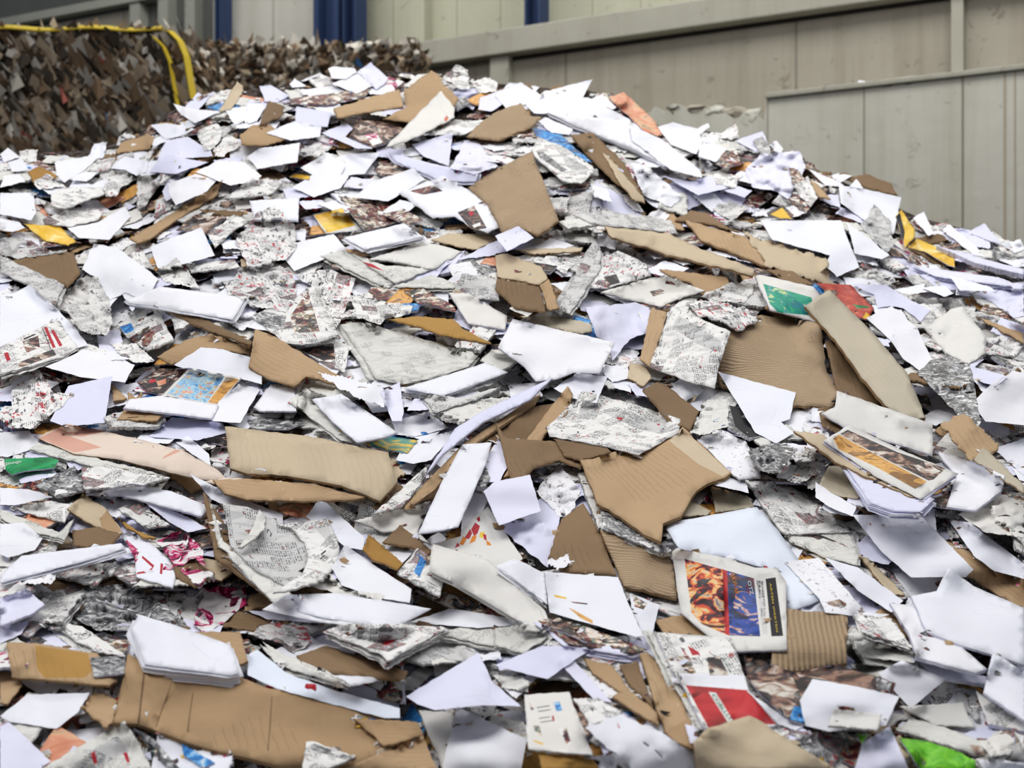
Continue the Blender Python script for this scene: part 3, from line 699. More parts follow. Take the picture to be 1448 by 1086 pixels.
HERO['J'] = '''
K|940,170 1100,90 1350,80 1260,160 1080,210|m=faded_newsprint,t=.008|
N|880,60 1110,80 1300,20 1200,80 960,160|m=grey_newsprint,t=.01|
W|30,130 120,10 240,30 250,150 60,150|m=white_paper,t=.005|
M|0,195 100,180 300,210 200,245 20,240|m=grey_print|
W|360,-50 600,0 690,30 700,130 560,80 420,0|m=white_paper,T=1.5|
W|740,200 930,150 1030,235 860,280 760,270|m=white_paper|
W|680,50 780,0 800,150 790,200 740,200|m=lavender_paper,u=.05|
W|780,360 860,300 1080,240 940,400 850,420 760,400|m=white_paper|
M|590,320 740,280 870,300 820,365 700,345|m=teal_yellow_print,u=.02|torn yellow and teal page under the white sheets right of the beige board
N|210,100 290,30 350,60 560,310 480,300|m=faded_newsprint,t=.01|
W|330,90 480,60 770,260 700,285 560,310 430,200|g=1,m=white_paper,t=.004|white sheet lying across the top end of the long beige board
C|700,560 780,520 900,640 640,640|m=brown_cardboard,o=-.06|
C|-180,500 0,495 330,520 600,590 540,605 300,612 0,605 -120,570|m=pale_pink_board,y=tan_cardboard,t=.01,u=.03|pinkish brown carton edge beneath the long beige board
C|700,370 780,420 800,480 740,530|m=beige_cardboard,T=3|
C|-116,228 0,240 300,275 720,360 760,520 680,610 480,530 200,480 0,470 -90,442|m=beige_cardboard,t=.012,c=.1,b=.01|long pale beige cardboard panel left of centre
C|850,610 1110,310 1448,130 1600,100 1500,400 1300,500 1150,420 1000,600|m=brown_cardboard,o=-.08|dark brown carton inside behind the tall white sheet
C|1309,490 1381,360 1550,130 1640,20 1665,60 1637,160 1520,270 1460,400 1430,440|m=tan_cardboard,t=.02,u=.06,w=1|crumpled brown carton edge left of the crinkled white newspaper
S|830,620 900,530 1100,320 1448,90 1500,60 1470,110 1150,330 950,560 850,630|m=tan_cardboard,t=.01,u=.08,R=page_edges|
W|900,490 1060,240 1200,150 1448,30 1560,-20 1448,90 1200,210 1000,370|m=lavender_paper,u=.11,c=.1,t=.006|long lavender edged magazine bundle slanting up above the carton
N|640,680 860,480 930,420 890,520 790,640|m=newsprint,u=.03|
K|150,650 250,620 350,640 320,700 200,680|m=salmon_print|
N|545,710 940,610 870,770 940,830 780,760 700,770|m=cream_paper,c=.3|
W|1160,520 1240,360 1290,275 1375,350 1290,510|u=.06,m=lavender_paper|
N|1150,520 1210,410 1240,480 1220,540|m=grey_print|
W|1090,800 1100,640 1160,530 1260,540 1190,690|m=white_paper|
W|930,965 945,830 1090,790 1150,700 1230,640 1410,905 1330,965|m=cream_paper,u=.04,c=.15,d=red_ink:1060/852 1075/822 1088/838;orange_ink:1085/830 1105/790 1122/806 1104/836;red_ink:1110/800 1140/752 1150/775 1135/805;red_ink:1145/755 1165/720 1190/738 1178/775 1160/790;orange_ink:1150/790 1175/785 1165/815 1135/830;red_ink:1172/700 1188/688 1192/712 1180/715;yellow_ink:1190/770 1215/768 1205/800 1186/795;red_ink:1205/778 1222/782 1225/812 1210/806;orange_ink:1222/810 1240/822 1250/838 1225/836|cream sheet with red and yellow triangular lettering right of the tall white sheet
W|870,780 1000,500 1100,320 1250,310 1220,420 1080,740 1000,760|g=1,u=.07,m=white_paper,t=.003|tall clean white sheet standing in the centre of the heap
W|300,690 360,610 400,615 600,800 590,860 510,850 440,800|g=1,m=white_paper,u=.04|white pointed sheet behind the rolled newspaper
'''
HERO['K'] = '''
C|0,200 60,290 280,300 460,330 440,440 330,400 200,440 100,560|m=brown_cardboard,o=-.1|
C|300,290 560,330 600,360 440,400 360,380|m=brown_cardboard|
KW|20,740 240,590 340,660 270,950 120,830|m=lavender_paper,c=.5|torn lavender sheets piled left of the dull brown cardboard
K|210,560 330,415 440,560 380,690 330,690|m=spotted_paper,u=.03|
W|-60,560 0,510 180,475 235,660 20,735|g=1,m=lavender_paper|square lavender white sheet right of the tall standing sheet
C|270,900 340,700 450,620 530,750 620,990 350,970|m=tan_cardboard,y=brown_cardboard|dull brown cardboard left of the ribbed carton piece
W|265,920 380,880 385,930 320,965|m=white_paper,T=2|small torn white scrap on the dull brown cardboard
K|560,80 640,60 800,150 760,170 600,140|m=faded_newsprint,u=.02|
C|755,40 830,0 880,20 1045,150 1000,250 880,190|m=brown_cardboard,w=1,u=.04,t=.01|dark wrinkled cardboard right of the crinkled white newspaper
M|1200,120 1270,130 1360,280 1300,300 1190,240|m=grey_print,d=black_ink:1200/122 1268/132 1355/278 1300/285 1230/230|black glossy page beside the large overlay sheet
K|1290,340 1448,320 1448,480 1340,470|m=grey_print|
K|995,260 1060,150 1090,90 1195,100 1190,230 1100,270|m=faded_newsprint,u=.06|crumpled translucent grey wrapper above the big open carton panel
W|1090,520 1180,490 1280,500 1300,570|m=white_paper|
C|1100,530 1290,580 1330,640 1130,670|m=grey_board,u=.03|
C|950,690 1000,610 1110,660 1090,680|m=grey_board|
N|1030,290 1150,240 1290,310 1360,490 1250,500 1180,440|m=spotted_paper,t=.005,c=.4|speckled white page right of the big open carton panel
C|535,755 690,790 885,870 915,940 930,1110 660,1045 600,900|m=tan_cardboard,t=.012,k=2,v=10/2.5,w=1,u=.03|ribbed carton piece under the big open carton panel
N|425,470 450,460 530,600 560,720 530,750|m=cream_paper,t=.01|
N|540,640 600,660 850,830 940,880 830,870 550,750|m=grey_print,u=.03,t=.012|
W|862,725 1340,640 1450,760 1690,1110 1500,1180 1400,960 1200,900 950,870|m=blue_white_paper,c=.06,t=.003,g=1|largest pale blue white sheet right of centre behind the picture poster
C|435,400 500,395 600,360 880,300 960,230 1210,465 1180,490 1090,520 1030,560 950,690 860,725 850,820 760,780 640,690 550,640 520,620|m=tan_cardboard,t=.014,u=.06,T=1,c=.35,v=1/1,d=beige_cardboard:892/302 958/238 1200/462 1165/484 1040/420|big open brown carton panel in the centre of the heap
N|265,230 330,170 450,45 700,110 950,190 940,260 735,375 560,330 280,280|m=newsprint,u=.09,c=.3,t=.003,b=.03,d=grey_newsprint:420/190 450/90 530/120 520/190;grey_newsprint:540/150 590/135 880/205 860/270 730/240;red_ink:625/180 655/185 650/195 622/190;red_ink:825/215 845/215 840/225|crinkled white newspaper lying across the big open carton panel
'''  # beige decal on the open carton panel paints its fold shading
HERO['L'] = '''
W|1290,340 1448,290 1448,480 1380,420|m=white_paper|
K|30,350 200,310 290,340 200,470 90,460|m=grey_print,u=.03|
C|390,540 450,430 560,440 640,520 600,600 480,580|m=grey_board,w=1|
K|180,490 270,370 400,330 490,390 380,480 300,520|m=colourful_newsprint,u=.03|
W|-120,-54 0,-20 280,55 250,190 205,205 270,262 180,315 72,260 0,140|m=white_paper,g=1,u=.05|white sheet with stepped edge overlapping the corrugated panel's lower right
C|400,160 480,130 560,240 500,260 420,230|m=brown_cardboard,o=-.03|
C|1020,215 1140,160 1320,320 1290,370 1170,400|m=tan_cardboard,T=2|
C|1190,400 1240,330 1448,530 1448,570|m=grey_board|
W|490,45 980,215 980,375 700,290 540,240 410,160 480,130|m=cream_paper,c=.1,t=.004,g=1|smooth cream sheet above the long picture magazine on the right
M|1000,590 1130,520 1150,540 1090,650 1000,640|m=multicolour_print|
KW|1110,680 1320,570 1448,620 1448,800 1250,770|m=cream_paper,u=.04|
W|990,350 1150,390 1350,480 1330,560 1200,660 1050,640 1100,480|m=white_paper,t=.006|
C|590,640 760,670 940,760 1448,1000 1500,1200 1300,1080 1100,950|m=tan_cardboard,w=1,t=.008|long tan cardboard band running down to the right edge
S|520,410 620,430 900,560 990,600 920,665 780,660 660,620|m=lavender_paper,t=.02,u=.03,p=1|thick lavender bundle with magenta edges under the long picture magazine
C|270,250 420,270 900,590 870,590 500,420|m=beige_cardboard,t=.012|
M|420,300 560,220 800,340 1110,470 920,600 700,490|m=cream_paper,t=.014,u=.05,c=.15,d=orange_yellow_print:470/290 500/270 760/410 950/510 890/548 700/440 500/345;dark_print:505/268 545/245 800/360 1048/442 985/500 960/505 760/405|long picture magazine with yellow and black cover on the right slope
W|380,510 450,560 590,640 570,690 450,640 380,590|m=white_paper|
W|810,680 990,660 1000,760 900,720|m=white_paper|
K|1000,680 1080,720 1180,850 1100,850|m=colourful_newsprint|
W|1060,700 1170,720 1448,930 1460,1010 1300,970 1190,890|m=white_paper,u=.03|
N|220,790 560,780 605,890 600,940 430,900 250,820|m=faded_newsprint,t=.014,d=dark_print:280/790 400/780 520/830 560/850 420/800|
N|20,500 240,520 550,740 560,770 230,780 200,760 100,620|m=grey_newsprint,y=newsprint,u=.03,t=.006,d=red_ink:130/505 160/505 150/520;red_ink:80/555 110/560 100/580;red_ink:240/565 275/570 265/580|folded newspaper page densely printed below the long picture magazine
C|605,890 650,900 840,1090 760,1086|m=beige_cardboard,t=.01|narrow pale cardboard edge between white sheets at the right
'''
HERO['M'] = '''
K|350,300 440,150 690,140 980,370 720,380 490,380|m=grey_print,u=.04,c=1|crumpled grey newspapers above the thick white booklet at lower left
K|920,60 1080,80 1140,160 1260,160 1265,240 1150,340 1040,400 990,340 1040,200|m=magenta_print,u=.06|crumpled white and magenta wrapper above the thick white booklet
C|0,590 80,600 115,660 40,760 0,750|m=tan_cardboard|
W|0,215 140,170 230,250 160,300 0,360|m=lavender_paper,t=.006|
W|0,370 150,330 110,400 0,450|m=lavender_paper|
C|960,390 1230,390 1270,540 1220,560|m=tan_cardboard|tan cardboard edge behind the right end of the thick white booklet
W|0,820 140,710 460,700 400,800 290,885 50,850|m=cream_paper,y=white_paper|
C|410,770 500,690 600,740 580,860 540,880|m=tan_cardboard,u=.03,T=2|
C|35,440 180,445 500,500 600,640 560,665 270,640 60,620|m=tan_cardboard,t=.008,u=.03,d=ochre_cardboard:180/460 450/500 470/590 430/625 230/625 190/580|open tan carton flap with ochre lining at the lower left
M|460,520 640,510 640,600 480,620|m=grey_print|
N|230,320 420,360 660,520 500,490 380,430|m=newsprint,t=.015,u=.02|
M|930,960 1000,1000 1100,1060 1040,1086 940,1020|m=bright_blue_print|
M|680,880 780,930 920,1086 860,1086|m=grey_print|
C|580,855 655,500 740,545 1200,610 1380,680 1600,700 1955,818 2050,860 2100,930 1960,1060 1800,1075 1430,1075 1000,970 705,860|m=tan_cardboard,t=.016,T=.5,c=.25,v=.15/1,u=.05,d=brown_cardboard:738/556 748/558 714/864 703/860;brown_cardboard:985/700 990/702 962/905 956/902;brown_cardboard:880/640 884/640 800/880 795/878;brown_cardboard:1390/720 1395/722 1375/1000 1369/998|largest tan carton wall lying across the bottom left of the heap
S|670,370 710,300 900,355 1180,455 1225,600 1180,612 740,555|t=.03,c=.15,u=.04,m=white_paper|thick white booklet resting on the largest tan carton wall
W|0,870 45,850 260,1050 200,1096 0,1096|m=lavender_paper,g=1|smooth lavender white sheet in the bottom left corner
N|200,1096 500,920 640,845 700,940 780,1096|m=faded_newsprint,t=.004,u=.04,d=grey_newsprint:440/1010 600/920 660/1000 500/1090;red_ink:465/1010 485/1000 500/1060 480/1065;red_ink:630/1010 650/1005 665/1055 650/1058|printed newspaper corner pointing up at the bottom left edge
'''
HERO['N'] = '''
W|430,60 500,-60 620,30 840,170 830,240 640,210 480,150|m=white_paper|
K|280,150 420,90 500,170 700,200 690,230 450,190|m=cream_paper|
C|690,-70 780,-160 940,-30 900,20 850,-40|m=brown_cardboard,u=.04|
C|590,-30 620,-110 800,40 770,70 640,20|m=ochre_cardboard,u=.04|folded ochre cardboard in front of the cream page near the centre
C|1000,120 1200,240 1040,190|m=ochre_cardboard|
N|860,170 1060,200 1350,290 1440,345 1300,350 1060,280|m=newsprint,y=multicolour_print,t=.008|
N|765,90 870,-40 930,0 1000,130 980,210|m=newsprint,u=.05,d=bright_blue_print:850/80 890/0 915/30 880/110;blue_ink:868/-12 905/20 903/26 866/-6|narrow page with pale blue chart left of the cream booklet
S|930,77 948,-61 1231,19 1400,180 1502,280 1528,363 1484,392 1250,250 1050,135|m=cream_paper,t=.022,c=.12,u=.05|thick cream booklet slanting down right below the coloured letters sheet
W|0,280 200,290 450,320 380,345 100,325|m=lavender_paper|
N|930,390 1200,350 1448,370 1400,490 1100,430|m=faded_newsprint,t=.014|
N|780,520 900,430 1100,450 1200,520 900,560|m=grey_newsprint,o=-.02|
W|820,340 1040,270 1300,310 1450,350 1180,370|m=white_paper|
S|115,250 200,200 460,190 940,270 750,370 400,320|m=white_paper,t=.008,c=.1,u=.04|long low white sheet bundle in front of the rolled newspaper
K|0,400 130,330 300,370 330,440 240,500 150,440|m=colourful_newsprint|
C|250,510 400,460 820,590 800,640 600,620 300,590|m=tan_cardboard,b=-.02,y=brown_cardboard|
N|400,385 500,345 800,350 1020,370 720,540 690,510|m=newsprint,t=.02,u=.04,c=.1,d=red_ink:685/445 840/375 855/382 710/460;dark_print:480/390 560/350 600/372 520/412|thick folded newspaper with red headline below the long low white bundle
W|420,610 640,620 680,640 520,670|m=white_paper|
N|60,450 180,520 400,600 520,670 350,620 150,560|m=faded_newsprint,t=.01|
W|10,500 50,480 200,600 450,690 780,780 780,830 700,830 400,750 150,680 0,610|m=blue_white_paper,u=.04,c=.35|long curved bluish strip along the top edge of the largest tan carton wall
K|730,680 900,560 950,600 860,690|m=cream_paper,u=.02|
K|940,530 1000,520 1100,560 960,620|m=cream_paper|
K|1240,600 1340,570 1440,640 1440,700 1320,680|m=faded_newsprint|
N|1060,770 1415,850 1450,960 1300,930|m=faded_newsprint|
N|875,790 1050,800 1150,1096 1000,1096|m=cream_paper,t=.006|
C|540,830 590,835 870,850 900,920 700,975 620,900|m=tan_cardboard,w=1,u=.03,t=.008|
C|470,1096 900,920 970,1096|m=tan_cardboard,t=.01,u=.05|tan carton corner triangle at the bottom edge left of the blank sheet
N|300,950 340,950 550,1030 400,1096 280,1096|m=newsprint,u=.06,d=grey_print:340/960 540/1030 500/1045 320/990|
W|810,720 1180,495 1215,560 1250,640 1400,770 1200,765 960,790 870,760|g=1,m=lavender_paper,u=.06,b=.04,bx=0.4|white sheet folded to a blunt point above the clean blank sheet
W|1000,1070 1070,770 1430,940 1400,1100 1000,1100|g=1,c=.04,m=white_paper,u=.07|clean blank white sheet at the bottom edge left of centre
'''
HERO['O'] = '''
N|0,370 140,350 280,410 140,500 0,460|m=faded_newsprint,t=.012|
C|820,330 960,300 1100,420 900,450|m=tan_cardboard|
C|180,650 380,640 400,690 200,710|m=brown_cardboard|
W|350,570 400,530 600,750 510,740|m=lavender_paper,u=.02|
W|0,560 240,460 500,470 270,630 100,590|m=lavender_paper,g=1|lavender sheet with pointed right end below the layered magazine pile
M|220,330 330,310 780,480 700,500 380,450|m=multicolour_print,t=.02,R=page_edges|
M|330,315 470,440 250,350|m=dark_print|
W|690,190 840,250 790,470 700,280|m=white_paper,d=multicolour_print:705/200 780/245 760/275 715/260|
S|20,60 120,20 255,90 270,250|m=white_paper,t=.01|
W|255,80 630,110 690,260 760,410 720,415 280,290|g=1,m=white_paper,u=.06,c=.05,d=yellow_print:300/198 365/212 368/222 310/212;multicolour_print:380/232 475/243 470/250 390/240;orange_yellow_print:375/265 400/275 500/330 500/348 440/320|white sheet with faint yellow drawings on the layered magazine pile
C|450,520 600,560 700,700 640,700 500,600|m=tan_cardboard|
C|600,720 680,680 830,800 840,870 720,800|m=tan_cardboard,w=1|
C|640,560 730,540 810,770 680,650|m=tan_cardboard,y=brown_cardboard,w=1,t=.008|
C|740,500 780,495 900,600 1000,850 960,880 880,910 830,790|m=tan_cardboard,w=1,t=.012,u=.04|wrinkled tan strip standing left of the red magazine
C|860,900 1000,830 1040,1000 940,960|m=beige_cardboard,y=tan_cardboard|
N|400,730 530,730 650,800 620,870 480,850|m=newsprint|
W|460,880 640,810 850,900 1060,1040 1200,1096 700,1096 600,1000|m=white_paper,c=.3,T=1.5,d=black_ink:760/950 790/970 785/978 758/958;black_ink:820/990 860/1030 855/1034 818/996;red_ink:625/850 640/880 632/882|long white sheet with dark nicks along the bottom edge
C|220,1010 500,1040 540,1096 240,1096|m=ochre_cardboard|
N|150,710 380,695 440,860 500,1020 370,1010 170,990|m=newsprint,u=.05,c=.15,t=.003,d=cream_paper:150/712 378/700 490/1010 180/985;bright_blue_print:300/750 330/745 345/790 315/795;red_ink:290/820 300/818 305/845 296/847;multicolour_print:195/870 225/865 240/920 215/925;multicolour_print:325/885 365/880 390/960 370/968;multicolour_print:175/750 190/745 200/785 185/790;black_ink:215/775 280/765 281/769 216/779;black_ink:220/795 285/785 286/789 221/799;black_ink:225/830 280/822 281/826 226/834;black_ink:232/850 300/840 301/844 233/854;yellow_print:195/940 250/960 240/968 200/950|newspaper page with small coloured adverts right of the clean blank sheet
C|1455,260 1610,285 1805,285 1800,550 1700,560 1560,590 1440,590 1410,560|m=ribbed_cardboard,t=.014,u=.04,c=.1,v=1/0|corrugated carton corner to the right of the picture poster
M|905,-20 930,-40 1180,10 1330,60 1440,65 1490,130 1495,480 1210,490 1080,400 950,290|m=cream_paper,c=.2,t=.004,u=.06,q=2,d=fiery_print:970/15 1165/70 1178/400 1060/350 1005/290;red_print:1165/68 1188/76 1200/408 1178/400;deep_blue_print:1188/76 1325/115 1358/412 1200/408;grey_newsprint:1338/125 1375/130 1395/400 1370/405;black_ink:1385/118 1436/110 1475/410 1415/412|picture poster with fiery and blue panels and a black strip right of centre
W|970,860 1080,890 1090,940 1000,960|m=lavender_paper|
N|775,380 810,390 1060,860 1080,900 1040,880 900,640|m=faded_newsprint,t=.01|
M|820,390 960,400 1210,420 1280,620 1300,690 1450,860 1400,880 1090,895 1060,870 960,660 900,580|m=newsprint,t=.006,u=.06,c=.12,q=3,d=white_paper:945/600 1275/610 1290/685 975/660;red_print:975/662 1290/687 1440/862 1330/862 1100/892;multicolour_print:928/515 990/510 1030/600 970/590;dark_print:1085/520 1150/515 1195/612 1100/612;red_ink:985/460 1040/490 1050/505 1010/510;white_ink:1092/697 1130/700 1228/858 1198/862|magazine with bright red lower half and white title strip in the foreground
'''
HERO['P'] = '''
N|545,400 620,390 880,480 890,545 620,520|m=faded_newsprint,t=.012|
K|560,550 700,545 740,590 700,620 580,590|m=faded_newsprint|
W|220,30 400,10 640,290 760,300 700,320 430,290 400,220|m=spotted_paper,c=.15|speckled white sheet between the pale blue sheet and the long white ones
W|430,10 600,60 830,230 770,290 600,180|m=white_paper,c=.12|
N|580,300 770,320 880,470 620,390|m=newsprint,t=.01|
W|870,520 1260,620 1250,660 1000,620|m=lavender_paper,t=.008|
W|760,240 900,260 1100,440 1260,580 1200,600 900,520 860,400|m=spotted_paper,y=white_paper,t=.008,c=.12|
W|570,-210 910,-217 1190,70 1150,110 870,110 720,-20|g=1,m=white_paper,c=.12,u=.02|clean white sheet with fold lines at the right below the newspaper page
W|870,205 1000,180 1060,60 1190,155 1448,265 1460,560 1270,500 1130,460 950,390|g=1,m=white_paper,t=.006,c=.1|largest white sheet at the right edge of the foreground
K|1050,680 1200,680 1230,860 1150,800|m=grey_newsprint|
W|1200,690 1448,850 1460,900 1260,860|m=cream_paper,y=newsprint,t=.01|
W|700,600 820,535 1050,630 870,780 810,720|g=1,m=white_paper|white diamond shaped sheet right of the dark brown magazine
W|1240,700 1290,490 1460,600 1460,850|g=1,m=white_paper,t=.006,u=.05|
N|810,770 1140,750 1170,830 1200,880 1000,870|m=cream_paper,c=.1|
W|30,690 240,840 330,865 280,895 190,860|m=white_paper,u=.02|
M|15,500 280,600 350,580 480,555 690,615 790,650 770,720 650,710 360,630 340,700 350,770 320,860 250,840 110,720 30,620|m=dark_print,u=.05,t=.004,d=bright_blue_print:270/770 350/770 320/855 245/835;brown_photo_print:300/605 480/560 690/620 690/690 640/700 480/640;grey_print:690/620 770/650 760/700 695/680|dark brown photo magazine curling beside the red magazine
W|300,740 365,630 600,670 810,720 740,870 450,900 330,870|g=1,m=white_paper,u=.05,c=.06|blank white sheet lying on the dark brown magazine
N|445,870 475,785 720,810 700,890|m=cream_paper,u=.05,c=.2|short cream flap standing on the blank sheet by the dark brown magazine
K|240,890 540,930 530,1020 420,1096 330,1000|m=colourful_newsprint,c=.6|
M|540,920 640,940 600,1090 500,1040|m=multicolour_print|
M|810,930 960,950 1130,1010 1200,1050 1200,1096 920,1096|m=lime_print,u=.03,c=.2|bright green plastic bag at the bottom right
M|590,910 650,915 620,960|m=lime_print|
KW|1200,1040 1300,1040 1448,1060 1448,1096 1250,1096||
W|580,1096 620,960 760,870 860,1096|g=1,m=lavender_paper,u=.05,b=.04|white upright triangular sheet in front of the green plastic bag
N|790,890 870,830 1050,880 1260,960 1300,1040 1150,1000|m=faded_newsprint,u=.05,t=.006,b=.04,bx=1.4|
KW|1220,960 1330,890 1400,940 1380,1010 1280,1030|m=cream_paper,u=.04|
C|-246,956 -174,883 43,818 110,850 152,883 320,990 496,1096 -228,1096|m=beige_cardboard,c=.6,t=.01,u=.03,v=8/3|creased tan cardboard at the bottom edge below the red magazine
N|1400,900 1448,920 1448,1000||
'''
# pieces around the rolled newspaper, laid after everything else near them
HERO['I2'] = '''
C|1040,560 1100,900 1400,1120 1448,1100 1200,800|m=brown_cardboard,o=-.05|
N|1080,620 1120,830 1250,980 1400,1130 1500,1090 1300,930 1180,840 1140,810|m=faded_newsprint,t=.012,u=.04|
N|1140,620 1267,640 1400,700 1520,780 1600,860 1560,1010 1467,1050 1300,960 1180,840|m=grey_newsprint,u=-.03,b=-.10,c=.1,bx=0.3|grey inner pages of the rolled newspaper
'''
HERO['J2'] = '''
N|130,1080 280,980 310,900 290,820 220,750 150,730 410,700 460,800 470,870 450,950 380,1010 250,1060|m=newsprint,u=.10,b=.12,bx=0.2,c=.08,t=.004,d=grey_newsprint:345/750 410/710 455/850 420/830;black_ink:375/880 400/860 402/868 378/888;black_ink:370/905 395/885 396/890 372/911|white outer page of the rolled newspaper curving round its right end
N|-45,845 30,740 60,650 95,690 85,760 20,815 -30,850|m=faded_newsprint,u=.05,b=.05|
'''
ORDER = ['A', 'B', 'C', 'D', 'E', 'F', 'F2', 'G', 'H', 'I', 'J', 'K', 'L', 'I2', 'J2', 'M', 'N', 'O', 'P']
TILE['F2'] = TILE['F']; TILE['I2'] = TILE['I']; TILE['J2'] = TILE['J']
def opts(s):
    d = {}; last = None
    for tok in s.split(',') if s else []:
        if '=' in tok and not tok.startswith(' '):
            k, v = tok.split('=', 1); d[k] = v
    return d
TEXTS = {
    '1': [('Jaunge', 30, 425, 110, 412, 20, 'white_ink')],
    '2': [('AKWAR', 1205, 88, 1232, 200, 30, 'orange_ink'), ('OTZ', 1292, 128, 1308, 200, 24, 'white_ink'), ('ES', 1284, 150, 1296, 190, 14, 'red_ink'),
          ('WAHL', 1012, 200, 1022, 270, 18, 'red_ink'), ('Otzi', 1342, 130, 1352, 190, 14, 'black_ink'), ('lemnato', 1366, 160, 1380, 260, 9, 'black_ink'),
          ('ARTEN WERTEN', 1405, 140, 1440, 390, 13, 'yellow_ink')],
    '3': [('COBLLLU', 1106, 712, 1205, 852, 26, 'green_ink'), ('mertes', 1165, 520, 1205, 600, 10, 'green_ink'), ('B', 1195, 520, 1225, 515, 28, 'red_ink')],
}
KINDS = dict(W=('paper_sheet', 'paper'), S=('paper_bundle', 'paper'), N=('newspaper', 'newspaper'), C=('cardboard_piece', 'cardboard'), M=('magazine_page', 'magazine'),
             K=('crumpled_newspaper', 'newspaper'), KW=('crumpled_paper', 'paper'))
COLOR = dict(white_paper='white', lavender_paper='lavender white', cream_paper='cream', blue_white_paper='bluish white', spotted_paper='speckled white',
             newsprint='light grey printed', grey_newsprint='dull grey printed', faded_newsprint='pale grey', colourful_newsprint='colour spattered',
             tan_cardboard='tan', beige_cardboard='beige', brown_cardboard='dark brown', ochre_cardboard='ochre', creased_cardboard='creased tan', grey_board='grey beige', ribbed_cardboard='ribbed tan',
             pale_pink_board='pale pinkish', multicolour_print='multicoloured', dark_print='dark', grey_print='grey and black', sky_blue_print='light blue', bright_blue_print='bright blue',
             red_print='red', red_brown_print='rusty red', yellow_print='yellow', orange_yellow_print='orange', salmon_print='salmon coloured', green_print='green', lime_print='lime green',
             sea_green_print='sea green', magenta_print='magenta and white', teal_yellow_print='teal and yellow')
NOUN = dict(W='sheet', S='sheet bundle', N='newspaper page', C='cardboard piece', M='magazine page', K='crumpled newspaper', KW='crumpled sheet')

# ---- fillers: whole sheets, pages and board lying on the slope under the big pieces
def quad_at(px, py, L, Wd, ang, jit=.10, rng=RNG):
    c = pt(px, py); a = pt(px + 6, py); b = pt(px, py - 5)
    t1 = (a - c); t1 /= np.linalg.norm(t1); t2 = (b - c); t2 -= t1 * t2.dot(t1); t2 /= np.linalg.norm(t2)
    ca, sa = math.cos(ang), math.sin(ang); out = []
    cs = [(-L, -Wd), (L, -Wd), (L, Wd), (-L, Wd)]
    if rng.random() < .35: k = rng.randrange(4); cs[k] = (cs[k][0] * rng.uniform(.3, .8), cs[k][1] * rng.uniform(.5, 1))
    if rng.random() < .25: cs.insert(2, (L * rng.uniform(.5, 1.1), rng.uniform(-.3, .3) * Wd))
    for u, v in cs:
        u = u / 2 * (1 + rng.uniform(-jit, jit)); v = v / 2 * (1 + rng.uniform(-jit, jit))
        out.append(tuple(topix(c + t1 * (u * ca - v * sa) + t2 * (u * sa + v * ca))))
    return out
def filler(px, py, kind, f=1.0, rng=RNG):
    g = (0.0, .02)
    th = rng.gauss(0, .5) + rng.choice([0, 0, 1.57, .6, -.5])
    if px > 850: th -= .35
    meta = dict(kind=kind, filler=True)
    if kind == 'W':
        m = rng.choice(['white_paper'] * 6 + ['lavender_paper'] * 3 + ['cream_paper', 'spotted_paper'])
        return place(quad_at(px, py, rng.uniform(.2, .32) * f, rng.uniform(.14, .22) * f, th), m, crumple=rng.choice([.1, .2, .3, .5]), lift=rng.uniform(.02, .06), meta=meta, torn=.6, rigid=.7)
    if kind == 'S':
        return place(quad_at(px, py, rng.uniform(.22, .34) * f, rng.uniform(.13, .2) * f, th), rng.choice(['white_paper', 'lavender_paper', 'cream_paper']), 'page_edges', thick=rng.uniform(.008, .02), crumple=.15, lift=rng.uniform(.02, .05), meta=meta)
    if kind == 'N':
        m = rng.choice(['newsprint', 'newsprint', 'grey_newsprint', 'faded_newsprint', 'colourful_newsprint'])
        return place(quad_at(px, py, rng.uniform(.22, .36) * f, rng.uniform(.14, .24) * f, th), m, 'newspaper_edges', thick=rng.uniform(.003, .014), crumple=.35, lift=rng.uniform(.01, .06), meta=meta, torn=1)
    if kind == 'K':
        return place(quad_at(px, py, rng.uniform(.16, .26) * f, rng.uniform(.13, .22) * f, th, .25), rng.choice(['newsprint', 'grey_newsprint', 'colourful_newsprint', 'multicolour_print', 'spotted_paper']), crumple=1, lift=rng.uniform(.0, .06), meta=meta, torn=1.5)
    if kind == 'KW':
        return place(quad_at(px, py, rng.uniform(.16, .26) * f, rng.uniform(.13, .2) * f, th, .25), rng.choice(['lavender_paper', 'white_paper']), crumple=1, lift=rng.uniform(.0, .06), meta=meta, torn=1)
    if kind == 'M':
        m = rng.choice(['multicolour_print', 'multicolour_print', 'dark_print', 'dark_print', 'grey_print', 'magenta_print', 'bright_blue_print', 'salmon_print', 'orange_yellow_print'])
        return place(quad_at(px, py, rng.uniform(.18, .28) * f, rng.uniform(.12, .2) * f, th), m, 'page_edges', thick=rng.uniform(.002, .01), crumple=.4, lift=rng.uniform(.0, .06), meta=meta)
    if kind == 'C':
        m = rng.choice(['tan_cardboard'] * 3 + ['beige_cardboard', 'brown_cardboard', 'brown_cardboard', 'ochre_cardboard'])
        return place(quad_at(px, py, rng.uniform(.2, .4) * f, rng.uniform(.08, .2) * f, th), m, 'corrugated_edges', thick=rng.uniform(.003, .006), crumple=.4, lift=rng.uniform(.0, .06), meta=meta, torn=1)
